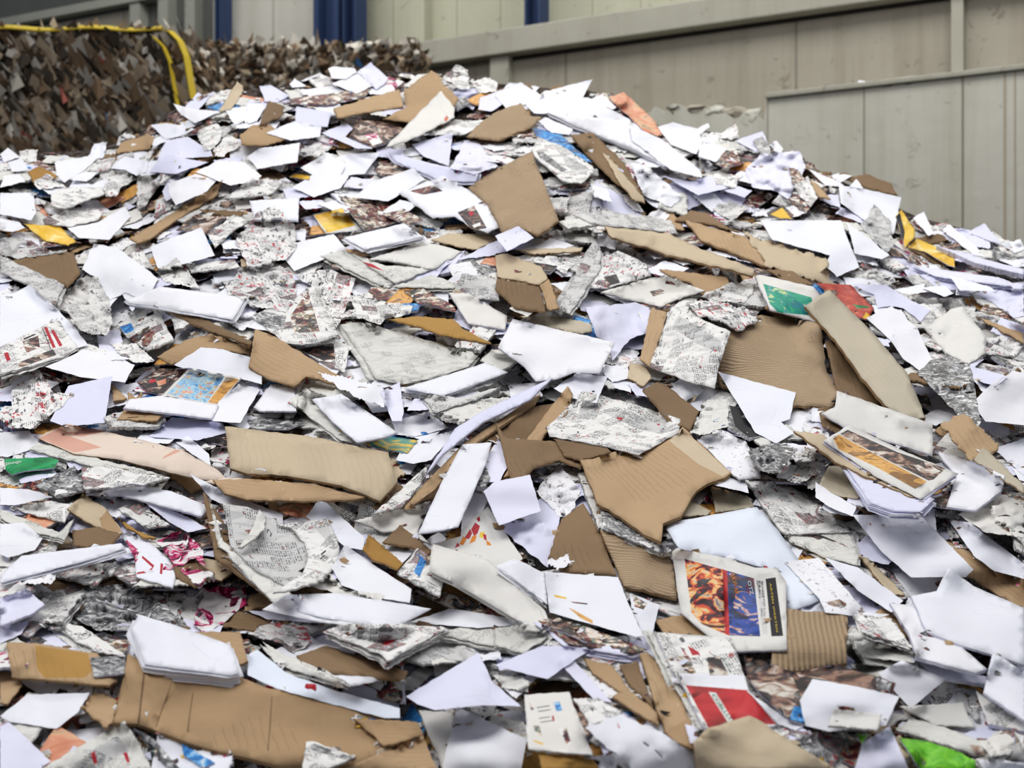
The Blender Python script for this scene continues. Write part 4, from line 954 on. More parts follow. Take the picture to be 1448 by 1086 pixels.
def sweep(kx, weights, seed, f=1.0, ylo=0, far=0):
    rng = random.Random(seed); ks = [k for k, n in weights for _ in range(n)]
    py = ylo - 1; rows = []
    t = 0.0
    while t < 1.12:
        yc = lerp(1086, 160, min(t, 1)) if t <= 1 else 1086 + (t - 1) * 0
        Yr = float(Ybase(724, yc)); sp = kx / Yr * 5
        x = -170 + rng.uniform(0, sp)
        while x < 1620:
            s = float(skyl(x)); y = lerp(1130, s + 4, t) + rng.uniform(-.4, .4) * sp * .6
            y = max(y, s + 3)
            rows.append((x + rng.uniform(-.3, .3) * sp, y)); x += sp
        t += sp * .62 / 930
        if t > 1: break
    for x, y in sorted(rows, key=lambda q: q[1]):
        filler(x, y, rng.choice(ks), f, rng)
sweep(88, [('W', 2), ('N', 4), ('M', 6), ('C', 5), ('K', 3)], 11, 1.1)  # bottom layer heavy in dark pages and board, standing in for shaded hollows
sweep(74, [('W', 5), ('S', 2), ('N', 5), ('M', 3), ('C', 1), ('K', 4), ('KW', 3)], 12)
sweep(52, [('W', 6), ('N', 5), ('M', 5), ('C', 1), ('K', 4), ('KW', 3)], 13, .62)
NF = len(PIECES)

# ---- the pieces one can pick out in the photograph
def parse(line, key):
    tx, ty = TILE[key]; z = 3.62
    kind, pts, op, label = line.split('|')
    P = lambda s, sep=' ': [(tx + float(a) / z, ty + float(b) / z) for a, b in (q.split(',') for q in s.split(sep))]
    poly = P(pts); d = {}; dec = []
    for tok in op.split(','):
        if not tok: continue
        k, v = tok.split('=', 1)
        if k == 'd':
            for e in v.split(';'):
                m, q = e.split(':'); dec.append((m, [(tx + float(a) / z, ty + float(b) / z) for a, b in (r.split('/') for r in q.split(' '))]))
        else: d[k] = v
    dm = dict(W='white_paper', S='white_paper', N='newsprint', C='tan_cardboard', M='multicolour_print', K='newsprint', KW='white_paper')[kind]
    mat = d.get('y') or d.get('m') or dm
    if 'k' in d: mat = 'creased_cardboard'
    thick = float(d.get('t', dict(W=0, S=.014, N=.004, C=.007, M=.003, K=0, KW=0)[kind]))
    if kind == 'C': thick *= .6
    rim = d.get('R') or dict(W='page_edges', S='page_edges', N='newspaper_edges', C='corrugated_edges', M='page_edges', K=None, KW=None)[kind]
    cr = float(d.get('c', dict(W=.3, S=.2, N=.4, C=.25, M=.35, K=1, KW=1)[kind]))
    if 'g' in d and 'c' not in d: cr = .12
    if d.get('w') == '1' and 'c' not in d: cr = .55
    kw = dict(crumple=cr, thick=thick, lift=float(d.get('u', .03 if kind in 'SNC' else .025)), torn=float(d.get('T', dict(W=.4, S=.3, N=.8, C=.7, M=.4, K=1.2, KW=.8)[kind])),
              rigid=dict(W=.75, S=.85, N=.6, C=.8, M=.4, K=.1, KW=.1)[kind])
    if 'g' in d: kw['bend'] = .004
    if 's' in d: kw['side'] = float(d['s'])
    if 'b' in d: kw['bend'] = float(d['b'])
    if 'bx' in d: kw['bax'] = float(d['bx'])
    if 'g' in d or kind in 'CN': kw['curl'] = 0
    tx_ = None
    if 'q' in d: tx_ = [(s, tx + a / z, ty + b / z, tx + c / z, ty + e / z, h / z, m) for s, a, b, c, e, h, m in TEXTS[d['q']]]
    return place(poly, mat, rim, decals=dec, text=tx_, meta=dict(kind=kind, label=label, hero=True, dir=tuple(float(q) for q in d['v'].split('/')) if 'v' in d else None), **kw)
HL = []
for key in ORDER:
    for line in HERO[key].strip().split('\n'): HL.append((key, line, parse(line.strip(), key)))

# ---- visibility: a piece nobody can see is left out
cnt = {}
cy_, cx_ = np.nonzero(ID >= 0)
for i, yy, xx in zip(ID[cy_, cx_], cy_, cx_):
    px = RX0 + (xx + .5) * CELL; inf = 0 <= px <= 1448 and (yy + .5) * CELL + RY0 <= 1086
    a = cnt.setdefault(int(i), [0, 0]); a[0 if inf else 1] += 1
keep = []
for i, p in enumerate(PIECES):
    a = cnt.get(i, [0, 0]); p['vis'] = a[0]
    if a[0] >= (2 if p['meta'].get('hero') else 5) or (a[1] >= 25): keep.append(i)

# ---- names and labels
land = [PIECES[i] for i in keep if PIECES[i]['meta'].get('label')]
DIRS = ['right of', 'below and right of', 'below', 'below and left of', 'left of', 'above and left of', 'above', 'above and right of']
def short(p):
    w = p['meta']['label'].split(); out = []
    stop = {'on', 'at', 'in', 'below', 'beside', 'above', 'left', 'right', 'lying', 'standing', 'leaning', 'with', 'wedged', 'slanting', 'running', 'resting', 'under', 'against', 'behind', 'jutting', 'rising', 'poking', 'cut', 'arching', 'curving', 'crossing', 'overlapping', 'between', 'propped', 'slanting', 'stuck', 'bent', 'half', 'piled', 'hanging', 'folded', 'across', 'around', 'pointing', 'sticking', 'fanned', 'balled', 'curling', 'to', 'directly', 'beneath', 'just', 'stuffed', 'raised'}
    for k, x in enumerate(w):
        if k >= 2 and x in stop: break
        out.append(x)
    return ' '.join(out)
shorts = {}
for p in land: shorts.setdefault(short(p), []).append(p)
def ref(p):
    s = short(p)
    return s if len(shorts[s]) == 1 else p['meta']['label']
used = {p['meta']['label'] for p in land}
def autolabel(p):
    P = p['poly']; w = np.ptp(P[:, 0]); h = np.ptp(P[:, 1]); sc = 5 / float(Ybase(*p['c']))
    vis = p['vis'] * 16 / sc ** 2
    size = 'tiny' if vis < 350 else 'small' if vis < 1300 else '' if vis < 3500 else 'large'
    kind = p['meta']['kind']; col = COLOR[p['mats'][0]]
    shape = ['', 'torn', 'narrow', 'tilted', 'creased', 'bent', 'half hidden', 'loose'] if vis > 500 else ['half hidden', 'barely showing', 'tucked in', 'narrow', 'torn', 'creased']
    # true shape words first
    cov = vis / max(p['area'] / sc ** 2, 1); first = 'half hidden' if cov < .45 else ('narrow' if max(w, h) > 3 * min(w, h) else ('creased' if kind in 'KWC' else ''))
    cand = sorted(land, key=lambda q: math.hypot(q['c'][0] - p['c'][0], (q['c'][1] - p['c'][1]) * 1.3))[:14]
    for near in range(len(cand)):
        q = cand[near]; r = ref(q)
        dx = p['c'][0] - q['c'][0]; dy = p['c'][1] - q['c'][1]; d = DIRS[int(round(math.atan2(dy, dx) / (math.pi / 4))) % 8]
        for s in dict.fromkeys([first, '']):
            words = ' '.join(x for x in [size, s, col, NOUN[kind], d, 'the', r] if x)
            for art in ('the a', 'the an'): words = words.replace(art + ' ', 'the ')
            n = len(words.split())
            if 4 <= n <= 16 and words not in used:
                used.add(words); return words
    return None
def fanned(p, nm, k):
    """a bundle: its top sheet and the pages fanned out below it, each a part"""
    r = random.Random(int(p['c'][0] * 7 + p['c'][1])); P = p['P']; T = p['tris']; th = p['thick']
    fn = np.cross(P[T[:, 1]] - P[T[:, 0]], P[T[:, 2]] - P[T[:, 0]]).sum(0); N = fn / np.linalg.norm(fn)
    if N.dot(np.array([0, 0, CAMZ]) - P.mean(0)) < 0: N = -N
    root = bpy.data.objects.new(nm, None); org = P.mean(0) - N * th; root.location = org; C.objects.link(root)
    n = max(3, min(7, int(th / .0032))); c = P.mean(0); R = np.linalg.norm(P - c, axis=1).max()
    e1 = np.cross(N, [0, 0, 1.0]); e1 /= np.linalg.norm(e1); e2 = np.cross(N, e1)
    names = {'S': ('top_sheet', 'page'), 'N': ('front_page', 'page'), 'M': ('cover', 'page')}[k]
    inner = {'S': p['mats'][0], 'N': p['mats'][0] if p['mats'][0] in ('newsprint', 'grey_newsprint', 'faded_newsprint') else 'newsprint', 'M': 'lavender_paper'}[k]
    for q in range(n):
        pq = dict(p); pq['thick'] = .0012
        if q:
            a = r.gauss(0, .022); off = e1 * r.gauss(0, .007) + e2 * r.gauss(0, .007); ph = r.uniform(0, 6)
            D = P - c; x = D @ e1; y = D @ e2; z = D @ N
            X = x * math.cos(a) - y * math.sin(a); Y = x * math.sin(a) + y * math.cos(a)
            w = np.sin(x * 22 + ph) * np.cos(y * 17 + ph) * th / n * .30
            pq['P'] = c + np.outer(X * r.uniform(.99, 1.02), e1) + np.outer(Y * r.uniform(.99, 1.02), e2) + np.outer(z + w - th * q / (n - .999), N) + off
            pq['fm'] = [0] * len(T); pq['mats'] = [inner, inner]; pq['text'] = None
        else: pq['mats'] = [p['mats'][0]] + [p['mats'][0]] + p['mats'][2:]
        me, og = build_mesh(pq, names[0] if q == 0 else names[1]); ch = bpy.data.objects.new(me.name, me); ch.parent = root; ch.location = og - org; C.objects.link(ch)
    return root
n_kind = {}
over = []
for i in sorted(keep, key=lambda i: -PIECES[i]['vis']):
    p = PIECES[i]; k = p['meta']['kind']; nm, cat = KINDS[k]; n_kind[cat] = n_kind.get(cat, 0) + 1
    if p['vis'] < 5 and not p['meta'].get('hero'): over.append(i); continue
    if n_kind[cat] > 300 and not p['meta'].get('hero'): over.append(i); continue
    lab = p['meta'].get('label') or autolabel(p)
    if k in 'SNM' and p['thick'] >= .0075 and p['vis'] > 60: o = fanned(p, nm, k)
    else:
        me, org = build_mesh(p, nm); o = bpy.data.objects.new(nm, me); o.location = org; C.objects.link(o)
    grp = {'paper': 'loose white sheets of the heap', 'newspaper': 'newspapers of the heap', 'cardboard': 'cardboard pieces of the heap', 'magazine': 'magazine pages of the heap'}[cat]
    if lab is None: lab = 'half buried ' + COLOR[p['mats'][0]] + ' ' + NOUN[k] + ' deep in the crowded paper slope'; grp = grp + ', ' + COLOR[p['mats'][0]]
    tag(o, lab, cat, grp)
# pieces past the count and those beyond the frame: one object
if over:
    V = []; Fc = []; MI = []; names = []; UV = []
    for i in over:
        p = PIECES[i]; me, org = build_mesh(p, 'tmp'); b = len(V); uvd = me.uv_layers[0].data
        for v in me.vertices: V.append(tuple(np.array(v.co) + org))
        for f in me.polygons:
            Fc.append(tuple(q + b for q in f.vertices)); m = p['mats'][f.material_index]
            if m not in names: names.append(m)
            MI.append(names.index(m)); UV.extend([tuple(uvd[l].uv) for l in f.loop_indices])
        bpy.data.meshes.remove(me)
    me = bpy.data.meshes.new('heap_fringe'); me.from_pydata(V, [], Fc)
    for m in names: me.materials.append(MATS[m])
    me.polygons.foreach_set('material_index', MI); u = me.uv_layers.new(name='UVMap'); u.data.foreach_set('uv', [c for q in UV for c in q]); me.update()
    o = bpy.data.objects.new('heap_fringe_paper', me); C.objects.link(o)
    tag(o, 'countless waste paper and cardboard scraps filling the slope of the heap', 'waste paper', kind='stuff')
print('HIDDEN', [(key_, l_[:60]) for key_, l_, p_ in HL if p_ is None or cnt.get(p_['id'], [0])[0] < 40 or cnt.get(p_['id'], [0])[0] * 16 < .3 * p_['area']]); print('small', sum(1 for i in keep if NF > i)); print('pieces', len(PIECES), 'kept', len(keep), 'over', len(over), n_kind)

# ---- core of the heap
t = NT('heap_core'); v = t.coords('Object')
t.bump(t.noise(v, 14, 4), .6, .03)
cc = t.ramp(t.noise(v, 22, 3, 1.5), [(0, (.015, .012, .01)), (.45, (.04, .03, .025)), (.52, (.09, .06, .04)), (.58, (.14, .13, .14)), (.66, (.06, .04, .04)), (.8, (.3, .3, .32))]); t.fin(cc, .9, .1)  # colours darkened so the gaps between sheets look deeply shaded
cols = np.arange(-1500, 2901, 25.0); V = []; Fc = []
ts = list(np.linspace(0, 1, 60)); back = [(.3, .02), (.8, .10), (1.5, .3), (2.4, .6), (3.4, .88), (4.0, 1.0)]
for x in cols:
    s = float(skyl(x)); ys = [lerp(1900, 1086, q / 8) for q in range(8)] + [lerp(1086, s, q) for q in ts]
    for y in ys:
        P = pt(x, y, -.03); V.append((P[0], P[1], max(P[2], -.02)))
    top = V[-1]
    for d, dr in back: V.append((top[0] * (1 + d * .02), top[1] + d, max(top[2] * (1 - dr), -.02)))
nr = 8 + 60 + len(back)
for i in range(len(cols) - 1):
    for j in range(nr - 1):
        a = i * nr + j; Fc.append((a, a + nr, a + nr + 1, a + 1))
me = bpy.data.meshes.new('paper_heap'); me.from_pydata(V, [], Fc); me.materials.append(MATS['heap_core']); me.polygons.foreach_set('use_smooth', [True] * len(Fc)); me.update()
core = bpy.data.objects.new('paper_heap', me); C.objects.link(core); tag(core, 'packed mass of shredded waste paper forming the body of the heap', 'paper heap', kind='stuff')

# ---- small torn scraps between the sheets (nobody could count them)
rng = random.Random(5); V = []; Fc = []; MI = []
sm = ['white_paper', 'lavender_paper', 'newsprint', 'tan_cardboard', 'multicolour_print', 'dark_print', 'magenta_print', 'colourful_newsprint', 'beige_cardboard', 'brown_cardboard', 'yellow_print', 'bright_blue_print', 'red_print']
wt = [10, 8, 12, 4, 12, 18, 2, 12, 2, 8, 1, 1, 1]  # mix kept dark, few whites, to paint shade into the gaps
bag = [i for i, n in enumerate(wt) for _ in range(n)]
def scrap(px, py, o, s):
    c = pt(px, py, o); a = pt(px + 6, py, o); b = pt(px, py - 5, o)
    t1 = a - c; t1 /= np.linalg.norm(t1); t2 = b - c; t2 -= t1 * t2.dot(t1); t2 /= np.linalg.norm(t2); n = np.cross(t1, t2); n = n if n[2] > 0 else -n
    an = rng.uniform(0, 6.28); k = rng.choice([4, 5, 5, 6]); ti = rng.uniform(-.5, .5); tj = rng.uniform(-.5, .5); b0 = len(V); V.append(tuple(c + n * rng.uniform(-.2, .4) * s))
    for q in range(k):
        r = s * rng.uniform(.5, 1); u = r * math.cos(an + 6.283 * q / k); w = r * .7 * math.sin(an + 6.283 * q / k)
        V.append(tuple(c + t1 * u + t2 * w + n * (u * ti + w * tj)))
    m = rng.choice(bag)
    for q in range(k): Fc.append((b0, b0 + 1 + q, b0 + 1 + (q + 1) % k)); MI.append(m)
for _ in range(5200):
    x = rng.uniform(-900, 2100); q = rng.random(); s = float(skyl(x)); y = lerp(1500, s, q ** .7)
    scrap(x, y, rng.uniform(0, .03), rng.uniform(.04, .10))
# scraps caught along sheet edges
E = np.zeros_like(O, bool); E[1:, 1:] = (np.abs(O[1:, 1:] - O[:-1, 1:]) > .012) | (np.abs(O[1:, 1:] - O[1:, :-1]) > .012)
ey, ex = np.nonzero(E); pick = rng.sample(range(len(ey)), min(5600, len(ey)))
for k in pick:
    px = RX0 + (ex[k] + .5) * CELL; py = RY0 + (ey[k] + .5) * CELL
    if py < skyl(px) + 2: continue
    lo = O[max(ey[k] - 1, 0):ey[k] + 2, max(ex[k] - 1, 0):ex[k] + 2].min()
    scrap(px, py, lo + .006, rng.choice([.008, .012, .016, .022, .03]) * rng.uniform(.8, 1.2))
me = bpy.data.meshes.new('scraps'); me.from_pydata(V, [], Fc)
for m in sm: me.materials.append(MATS[m])
me.polygons.foreach_set('material_index', MI); u = me.uv_layers.new(name='UVMap')
uvs = []
for f in Fc:
    for q in f: uvs += [V[q][0], V[q][2]]
u.data.foreach_set('uv', uvs); me.update()
o = bpy.data.objects.new('torn_paper_scraps', me); C.objects.link(o); tag(o, 'countless small torn paper scraps caught between the sheets of the heap', 'paper scraps', kind='stuff')
# ------------------------------------------------------------------ hall
def mesh_obj(name, V, Fc, mats, mi=None, parent=None, loc=(0, 0, 0), smooth=False):
    me = bpy.data.meshes.new(name); me.from_pydata([tuple(v) for v in V], [], Fc)
    for m in mats: me.materials.append(MATS[m])
    if mi: me.polygons.foreach_set('material_index', mi)
    if smooth: me.polygons.foreach_set('use_smooth', [True] * len(Fc))
    me.update(); o = bpy.data.objects.new(name, me); o.location = loc; C.objects.link(o)
    if parent: o.parent = parent
    return o
def conc(name, a, b, streak=.35, stain=(.3, .27, .22), joint=0.0, seam=1.6):
    t = NT(name); v = t.coords('Object'); base = t.mix(t.noise(v, .9, 4), a, b)
    st = t.noise(t.scale(v, (3.2, 3.2, .18)), 1, 4, rough=.7)
    base = t.mix(t.math('MULTIPLY', t.math('MULTIPLY_ADD', st, 3.0, -1.35), streak), base, stain)
    blot = t.math('GREATER_THAN', t.noise(v, 7, 5, .8, rough=.7), .64); base = t.mix(t.math('MULTIPLY', blot, .4), base, tuple(x * .6 for x in stain))
    if joint:
        sx = t.n('ShaderNodeSeparateXYZ'); t.link(t.base, sx.inputs[0]); f = t.math('FRACT', t.math('DIVIDE', sx.outputs[0], seam))
        l = t.math('LESS_THAN', f, joint); base = t.mix(t.math('MULTIPLY', l, .55), base, tuple(x * .45 for x in a))
        l2 = t.math('LESS_THAN', t.math('ABSOLUTE', t.math('SUBTRACT', f, joint * 2)), joint * 1.4); base = t.mix(t.math('MULTIPLY', l2, .15), base, tuple(min(1, x * 1.3) for x in a))
    t.bump(t.noise(v, 6, 5), .3, .02); t.fin(base, .9, .15)
conc('lower_concrete', (.44, .435, .38), (.56, .555, .50), .55, (.33, .30, .23))
conc('upper_concrete', (.30, .28, .235), (.39, .365, .31), .6, (.20, .18, .14), .012, 2.3)
conc('beam_concrete', (.33, .325, .28), (.43, .42, .36), .3, (.20, .18, .14))
conc('panel_cladding', (.42, .42, .33), (.48, .48, .39), .25, (.28, .27, .20), .03, .52)
conc('pale_cladding', (.50, .49, .43), (.62, .61, .56), .35, (.34, .32, .26), .03, .9)
conc('dark_glazing', (.13, .135, .13), (.19, .20, .19), .3, (.07, .07, .07))
conc('floor_concrete', (.25, .245, .235), (.32, .31, .30), .0)
conc('mullion_paint', (.38, .39, .34), (.42, .43, .38), .2)
solid('blue_steel', (.04, .065, .14), .5); solid('yellow_strap', (.62, .47, .05), .5); solid('rubble', (.42, .38, .32), .9); solid('rust_stain', (.30, .21, .12), .9)
D1 = np.array([1.872, -1, 0]) / math.hypot(1.872, 1); ND = np.array([-D1[1], D1[0], 0]) * -1      # along the wall (right), towards the camera
if ND[1] > 0: ND = -ND
Y0 = 14.0; W0 = np.array([0, Y0, 0])
def s_at(px, inset=0.0):
    k = (px - CX) / F; B = W0 + ND * inset
    # (B+s D1).x = k*(B+s D1).y
    return (k * B[1] - B[0]) / (D1[0] - k * D1[1])
def z_at(px, py, inset=0.0):
    B = W0 + ND * inset + D1 * s_at(px, inset); return CAMZ + (HY - py) / F * B[1]
ROT = math.atan2(D1[1], D1[0])
def wbox(name, s0, s1, z0, z1, d0, d1, mat, parent=None, bev=0.0):
    """box on the wall: s along it, z up, d out of the wall plane towards the heap"""
    V = [(s, -d, z) for d in (d0, d1) for s in (s0, s1) for z in (z0, z1)]
    Fc = [(0, 1, 3, 2), (4, 6, 7, 5), (0, 4, 5, 1), (2, 3, 7, 6), (1, 5, 7, 3), (0, 2, 6, 4)]
    c = ((s0 + s1) / 2, -(d0 + d1) / 2, z0); V = [(a - c[0], b - c[1], e - c[2]) for a, b, e in V]
    o = mesh_obj(name, V, Fc, [mat]); w = W0 + D1 * c[0] - ND * 0 + ND * (-c[1])
    o.location = (w[0], w[1], c[2]); o.rotation_euler = (0, 0, ROT)
    if bev:
        m = o.modifiers.new('bevel', 'BEVEL'); m.width = bev; m.segments = 2
    return o
st = lambda o: tag(o, kind='structure')
zl = z_at(1448, 93, .5)
SL, SR = -9.5, s_at(1900)
# lower thick wall: broken top edge on its left part
s_b0, s_b1 = s_at(925, .5), s_at(1083, .5)
ss = np.linspace(s_at(760, .5), SR, 150); rr = random.Random(4); V = []; Fc = []
prof = []
zb = z_at(930, 148, .5)
for s in ss:
    if s < s_b0: z = zb - .06 + rr.uniform(-.01, .01)
    elif s < s_b1: z = lerp(zb, zl - .16, (s - s_b0) / (s_b1 - s_b0)) + rr.uniform(-.09, .03)
    else:
        z = zl + rr.uniform(-.004, .004); d_ = (s - s_at(1270, .5));
        if abs(d_) < .22: z -= .05 * rr.random()
    prof.append(z)
for d in (.5, .0):
    for z in prof: V.append([0, -d, z])
for d in (.5, .0):
    for z in prof: V.append([0, -d, 0])
n = len(ss)
for q in range(4):
    for i, s in enumerate(ss): V[q * n + i][0] = s
for i in range(n - 1):
    Fc += [(2 * n + i, 2 * n + i + 1, i + 1, i), (i, i + 1, n + i + 1, n + i), (n + i, n + i + 1, 3 * n + i + 1, 3 * n + i)]
Fc += [(0, n, 3 * n, 2 * n), (n - 1, 3 * n - 1, 4 * n - 1, 2 * n - 1)]
o = mesh_obj('wall_lower', V, Fc, ['lower_concrete']); o.location = tuple(W0); o.rotation_euler = (0, 0, ROT); st(o)
# right-hand ribs and vertical joints of the lower wall
solid('joint_stain', (.24, .23, .19), .9); solid('painted_beam_shadow', (.06, .055, .05), .9); solid('rust_streak', (.40, .36, .29), .9)
for i, (px, w) in enumerate(((1221, .010), (1360, .016), (1419, .022), (1434, .016), (925 + 160, .007))):
    s = s_at(px, .5); st(wbox('trim_%d' % (20 + i), s, s + w, 0, zl - .03, .5, .503, 'rust_streak' if px > 1400 else 'joint_stain'))
st(wbox('trim_30', s_at(1083, .5), SR, zl - .035, zl + .012, .44, .535, 'beam_concrete', bev=.01))
zbb = z_at(910, 46, .2); zbt = z_at(860, 16, .2)
st(wbox('wall_upper', s_at(560), SR, zb - .4, zbb + .02, -.35, .0, 'upper_concrete'))
st(wbox('trim_1', s_at(560), SR, zbb, zbt, -.2, .16, 'beam_concrete', bev=.015))
st(wbox('trim_31', s_at(719, .1), SR, zbb - .035, zbb, 0, .012, 'painted_beam_shadow'))  # dark strip painted in for the shadow under the beam
for i, (a, b) in enumerate(((693, 719), (1345, 1362))):
    st(wbox('trim_%d' % (2 + i), s_at(a, .1), s_at(b, .1), 0 if a < 900 else zl - .1, zbb, 0, .1, 'beam_concrete'))
st(wbox('wall_right', s_at(318), SR, 0, 9.5, -.7, -.36, 'panel_cladding'))
st(wbox('wall_back', s_at(512, -.2), s_at(600, -.2), 0, 9.5, -.36, -.2, 'panel_cladding'))
st(wbox('wall_middle', s_at(318, -.1), s_at(455, -.1), 0, 9.5, -.36, -.1, 'pale_cladding'))
st(wbox('wall_left', s_at(-500, -.3) - 14, s_at(318, -.3), 0, 9.5, -.9, -.4, 'dark_glazing'))
for i, px in enumerate((186, 226, 264, 304)):
    st(wbox('trim_%d' % (5 + i), s_at(px - 7, -.2), s_at(px + 7, -.2), 0, 9.5, -.4, -.25, 'mullion_paint'))
zr = z_at(120, 14, -.2)
st(wbox('trim_10', s_at(-500, -.2) - 14, s_at(230, -.2), zr, zr + .10, -.4, -.22, 'mullion_paint'))
st(wbox('window_1', s_at(-500, -.2), s_at(180, -.2), zr - 1.6, zr - .04, -.42, -.35, 'upper_concrete'))
def column(px0, px1, zb_, label, inset=.15):
    root = bpy.data.objects.new('steel_column', None); s0, s1 = s_at(px0, inset), s_at(px1, inset); c = W0 + D1 * (s0 + s1) / 2 + ND * inset
    root.location = (c[0], c[1], zb_); root.rotation_euler = (0, 0, ROT); C.objects.link(root); h = 9.3 - zb_; w = (s1 - s0) / 2; f = .04 if w > .1 else .015
    def bxx(nm, x0, x1, y0, y1):
        V = [(x, y, z) for x in (x0, x1) for y in (y0, y1) for z in (0, h)]
        return mesh_obj(nm, V, [(0, 1, 3, 2), (4, 6, 7, 5), (0, 4, 5, 1), (2, 3, 7, 6), (1, 5, 7, 3), (0, 2, 6, 4)], ['blue_steel'], parent=root)
    bxx('flange', -w, -w + f * 1.6, -.1, .1); bxx('flange', w - f * 1.6, w, -.1, .1); bxx('web', -w + f * 1.6, w - f * 1.6, .03, .05)
    tag(root, label, 'column', 'blue steel columns along the hall wall')
column(451, 486, 0, 'broad blue steel column rising behind the far dark bale')
column(492, 511, 0, 'narrower blue steel column just right of the broad one behind the bales')
column(748, 770, zbt, 'blue steel column standing on the grey concrete beam', .05)
column(312, 320, 0, 'slim blue steel post at the edge of the dark glazed wall')
# things lying on the wall's ledge
def lump(name, px, w, h, mat, label, cat, seed):
    r = random.Random(seed); s = s_at(px, .4); c = W0 + D1 * s + ND * .33; bm = bmesh.new(); bmesh.ops.create_icosphere(bm, subdivisions=3, radius=1)
    for v in bm.verts:
        k = 1 + (float(vnoise(v.co.x * 2.3 + seed, v.co.y * 2.3 + v.co.z * 1.7)) - .5) * .5; v.co = Vector((v.co.x * w * k, v.co.y * .12 * k, max(v.co.z, -.35) * h * k))
    me = bpy.data.meshes.new(name); bm.to_mesh(me); bm.free(); me.materials.append(MATS[mat]); o = bpy.data.objects.new(name, me)
    o.location = (c[0], c[1], zl + h * .3); o.rotation_euler = (0, 0, ROT); C.objects.link(o); tag(o, label, cat)
lump('paper_wad', 1216, .062, .045, 'white_paper', 'white crumpled wad lying on top of the grey lower wall', 'paper', 3)
lump('rubble_lump', 1148, .07, .02, 'rust_stain', 'rusty orange scrap on the lower wall ledge left of the white wad', 'rubble', 5)
lump('rubble_lump', 1290, .30, .035, 'rubble', 'long pile of grit on the lower wall ledge right of the white wad', 'rubble', 8)
lump('rubble_lump', 1263, .10, .03, 'rust_stain', 'brown gravel lump on the wall ledge between wad and grit pile', 'rubble', 9)
# rubble on the broken part
for i, px in enumerate((955, 985, 1012, 1040, 1066)):
    sc_ = (.7, 1.1, .8, 1.2, .9)[i]
    s = s_at(px, .45); c = W0 + D1 * s + ND * .46; bm = bmesh.new(); bmesh.ops.create_icosphere(bm, subdivisions=2, radius=1)
    for v in bm.verts:
        k = 1 + (float(vnoise(v.co.x * 1.9 + i * 7, v.co.y * 2 + v.co.z * 2.1)) - .5) * .9; v.co = Vector((v.co.x * .10 * k * sc_, v.co.y * .06 * k, v.co.z * .035 * k * sc_))
    me = bpy.data.meshes.new('concrete_chunk'); bm.to_mesh(me); bm.free(); me.materials.append(MATS['rubble' if i % 2 else 'lower_concrete']); o = bpy.data.objects.new('concrete_chunk', me)
    o.location = (c[0], c[1], lerp(zb, zl - .16, min(1, max(0, (s - s_b0) / (s_b1 - s_b0)))) - .0); o.rotation_euler = (.3 * i, 0, ROT); C.objects.link(o)
    tag(o, ['leftmost broken concrete chunk on the crumbled wall top', 'second broken concrete chunk from the left on the crumbled wall top', 'middle broken concrete chunk on the crumbled wall top',
            'fourth broken concrete chunk from the left on the crumbled wall top', 'rightmost broken concrete chunk beside the intact wall top'][i], 'rubble', 'concrete chunks on the crumbled wall top')
st(mesh_obj('floor', [(-22, -6, 0), (22, -6, 0), (22, 26, 0), (-22, 26, 0)], [(0, 1, 2, 3)], ['floor_concrete']))

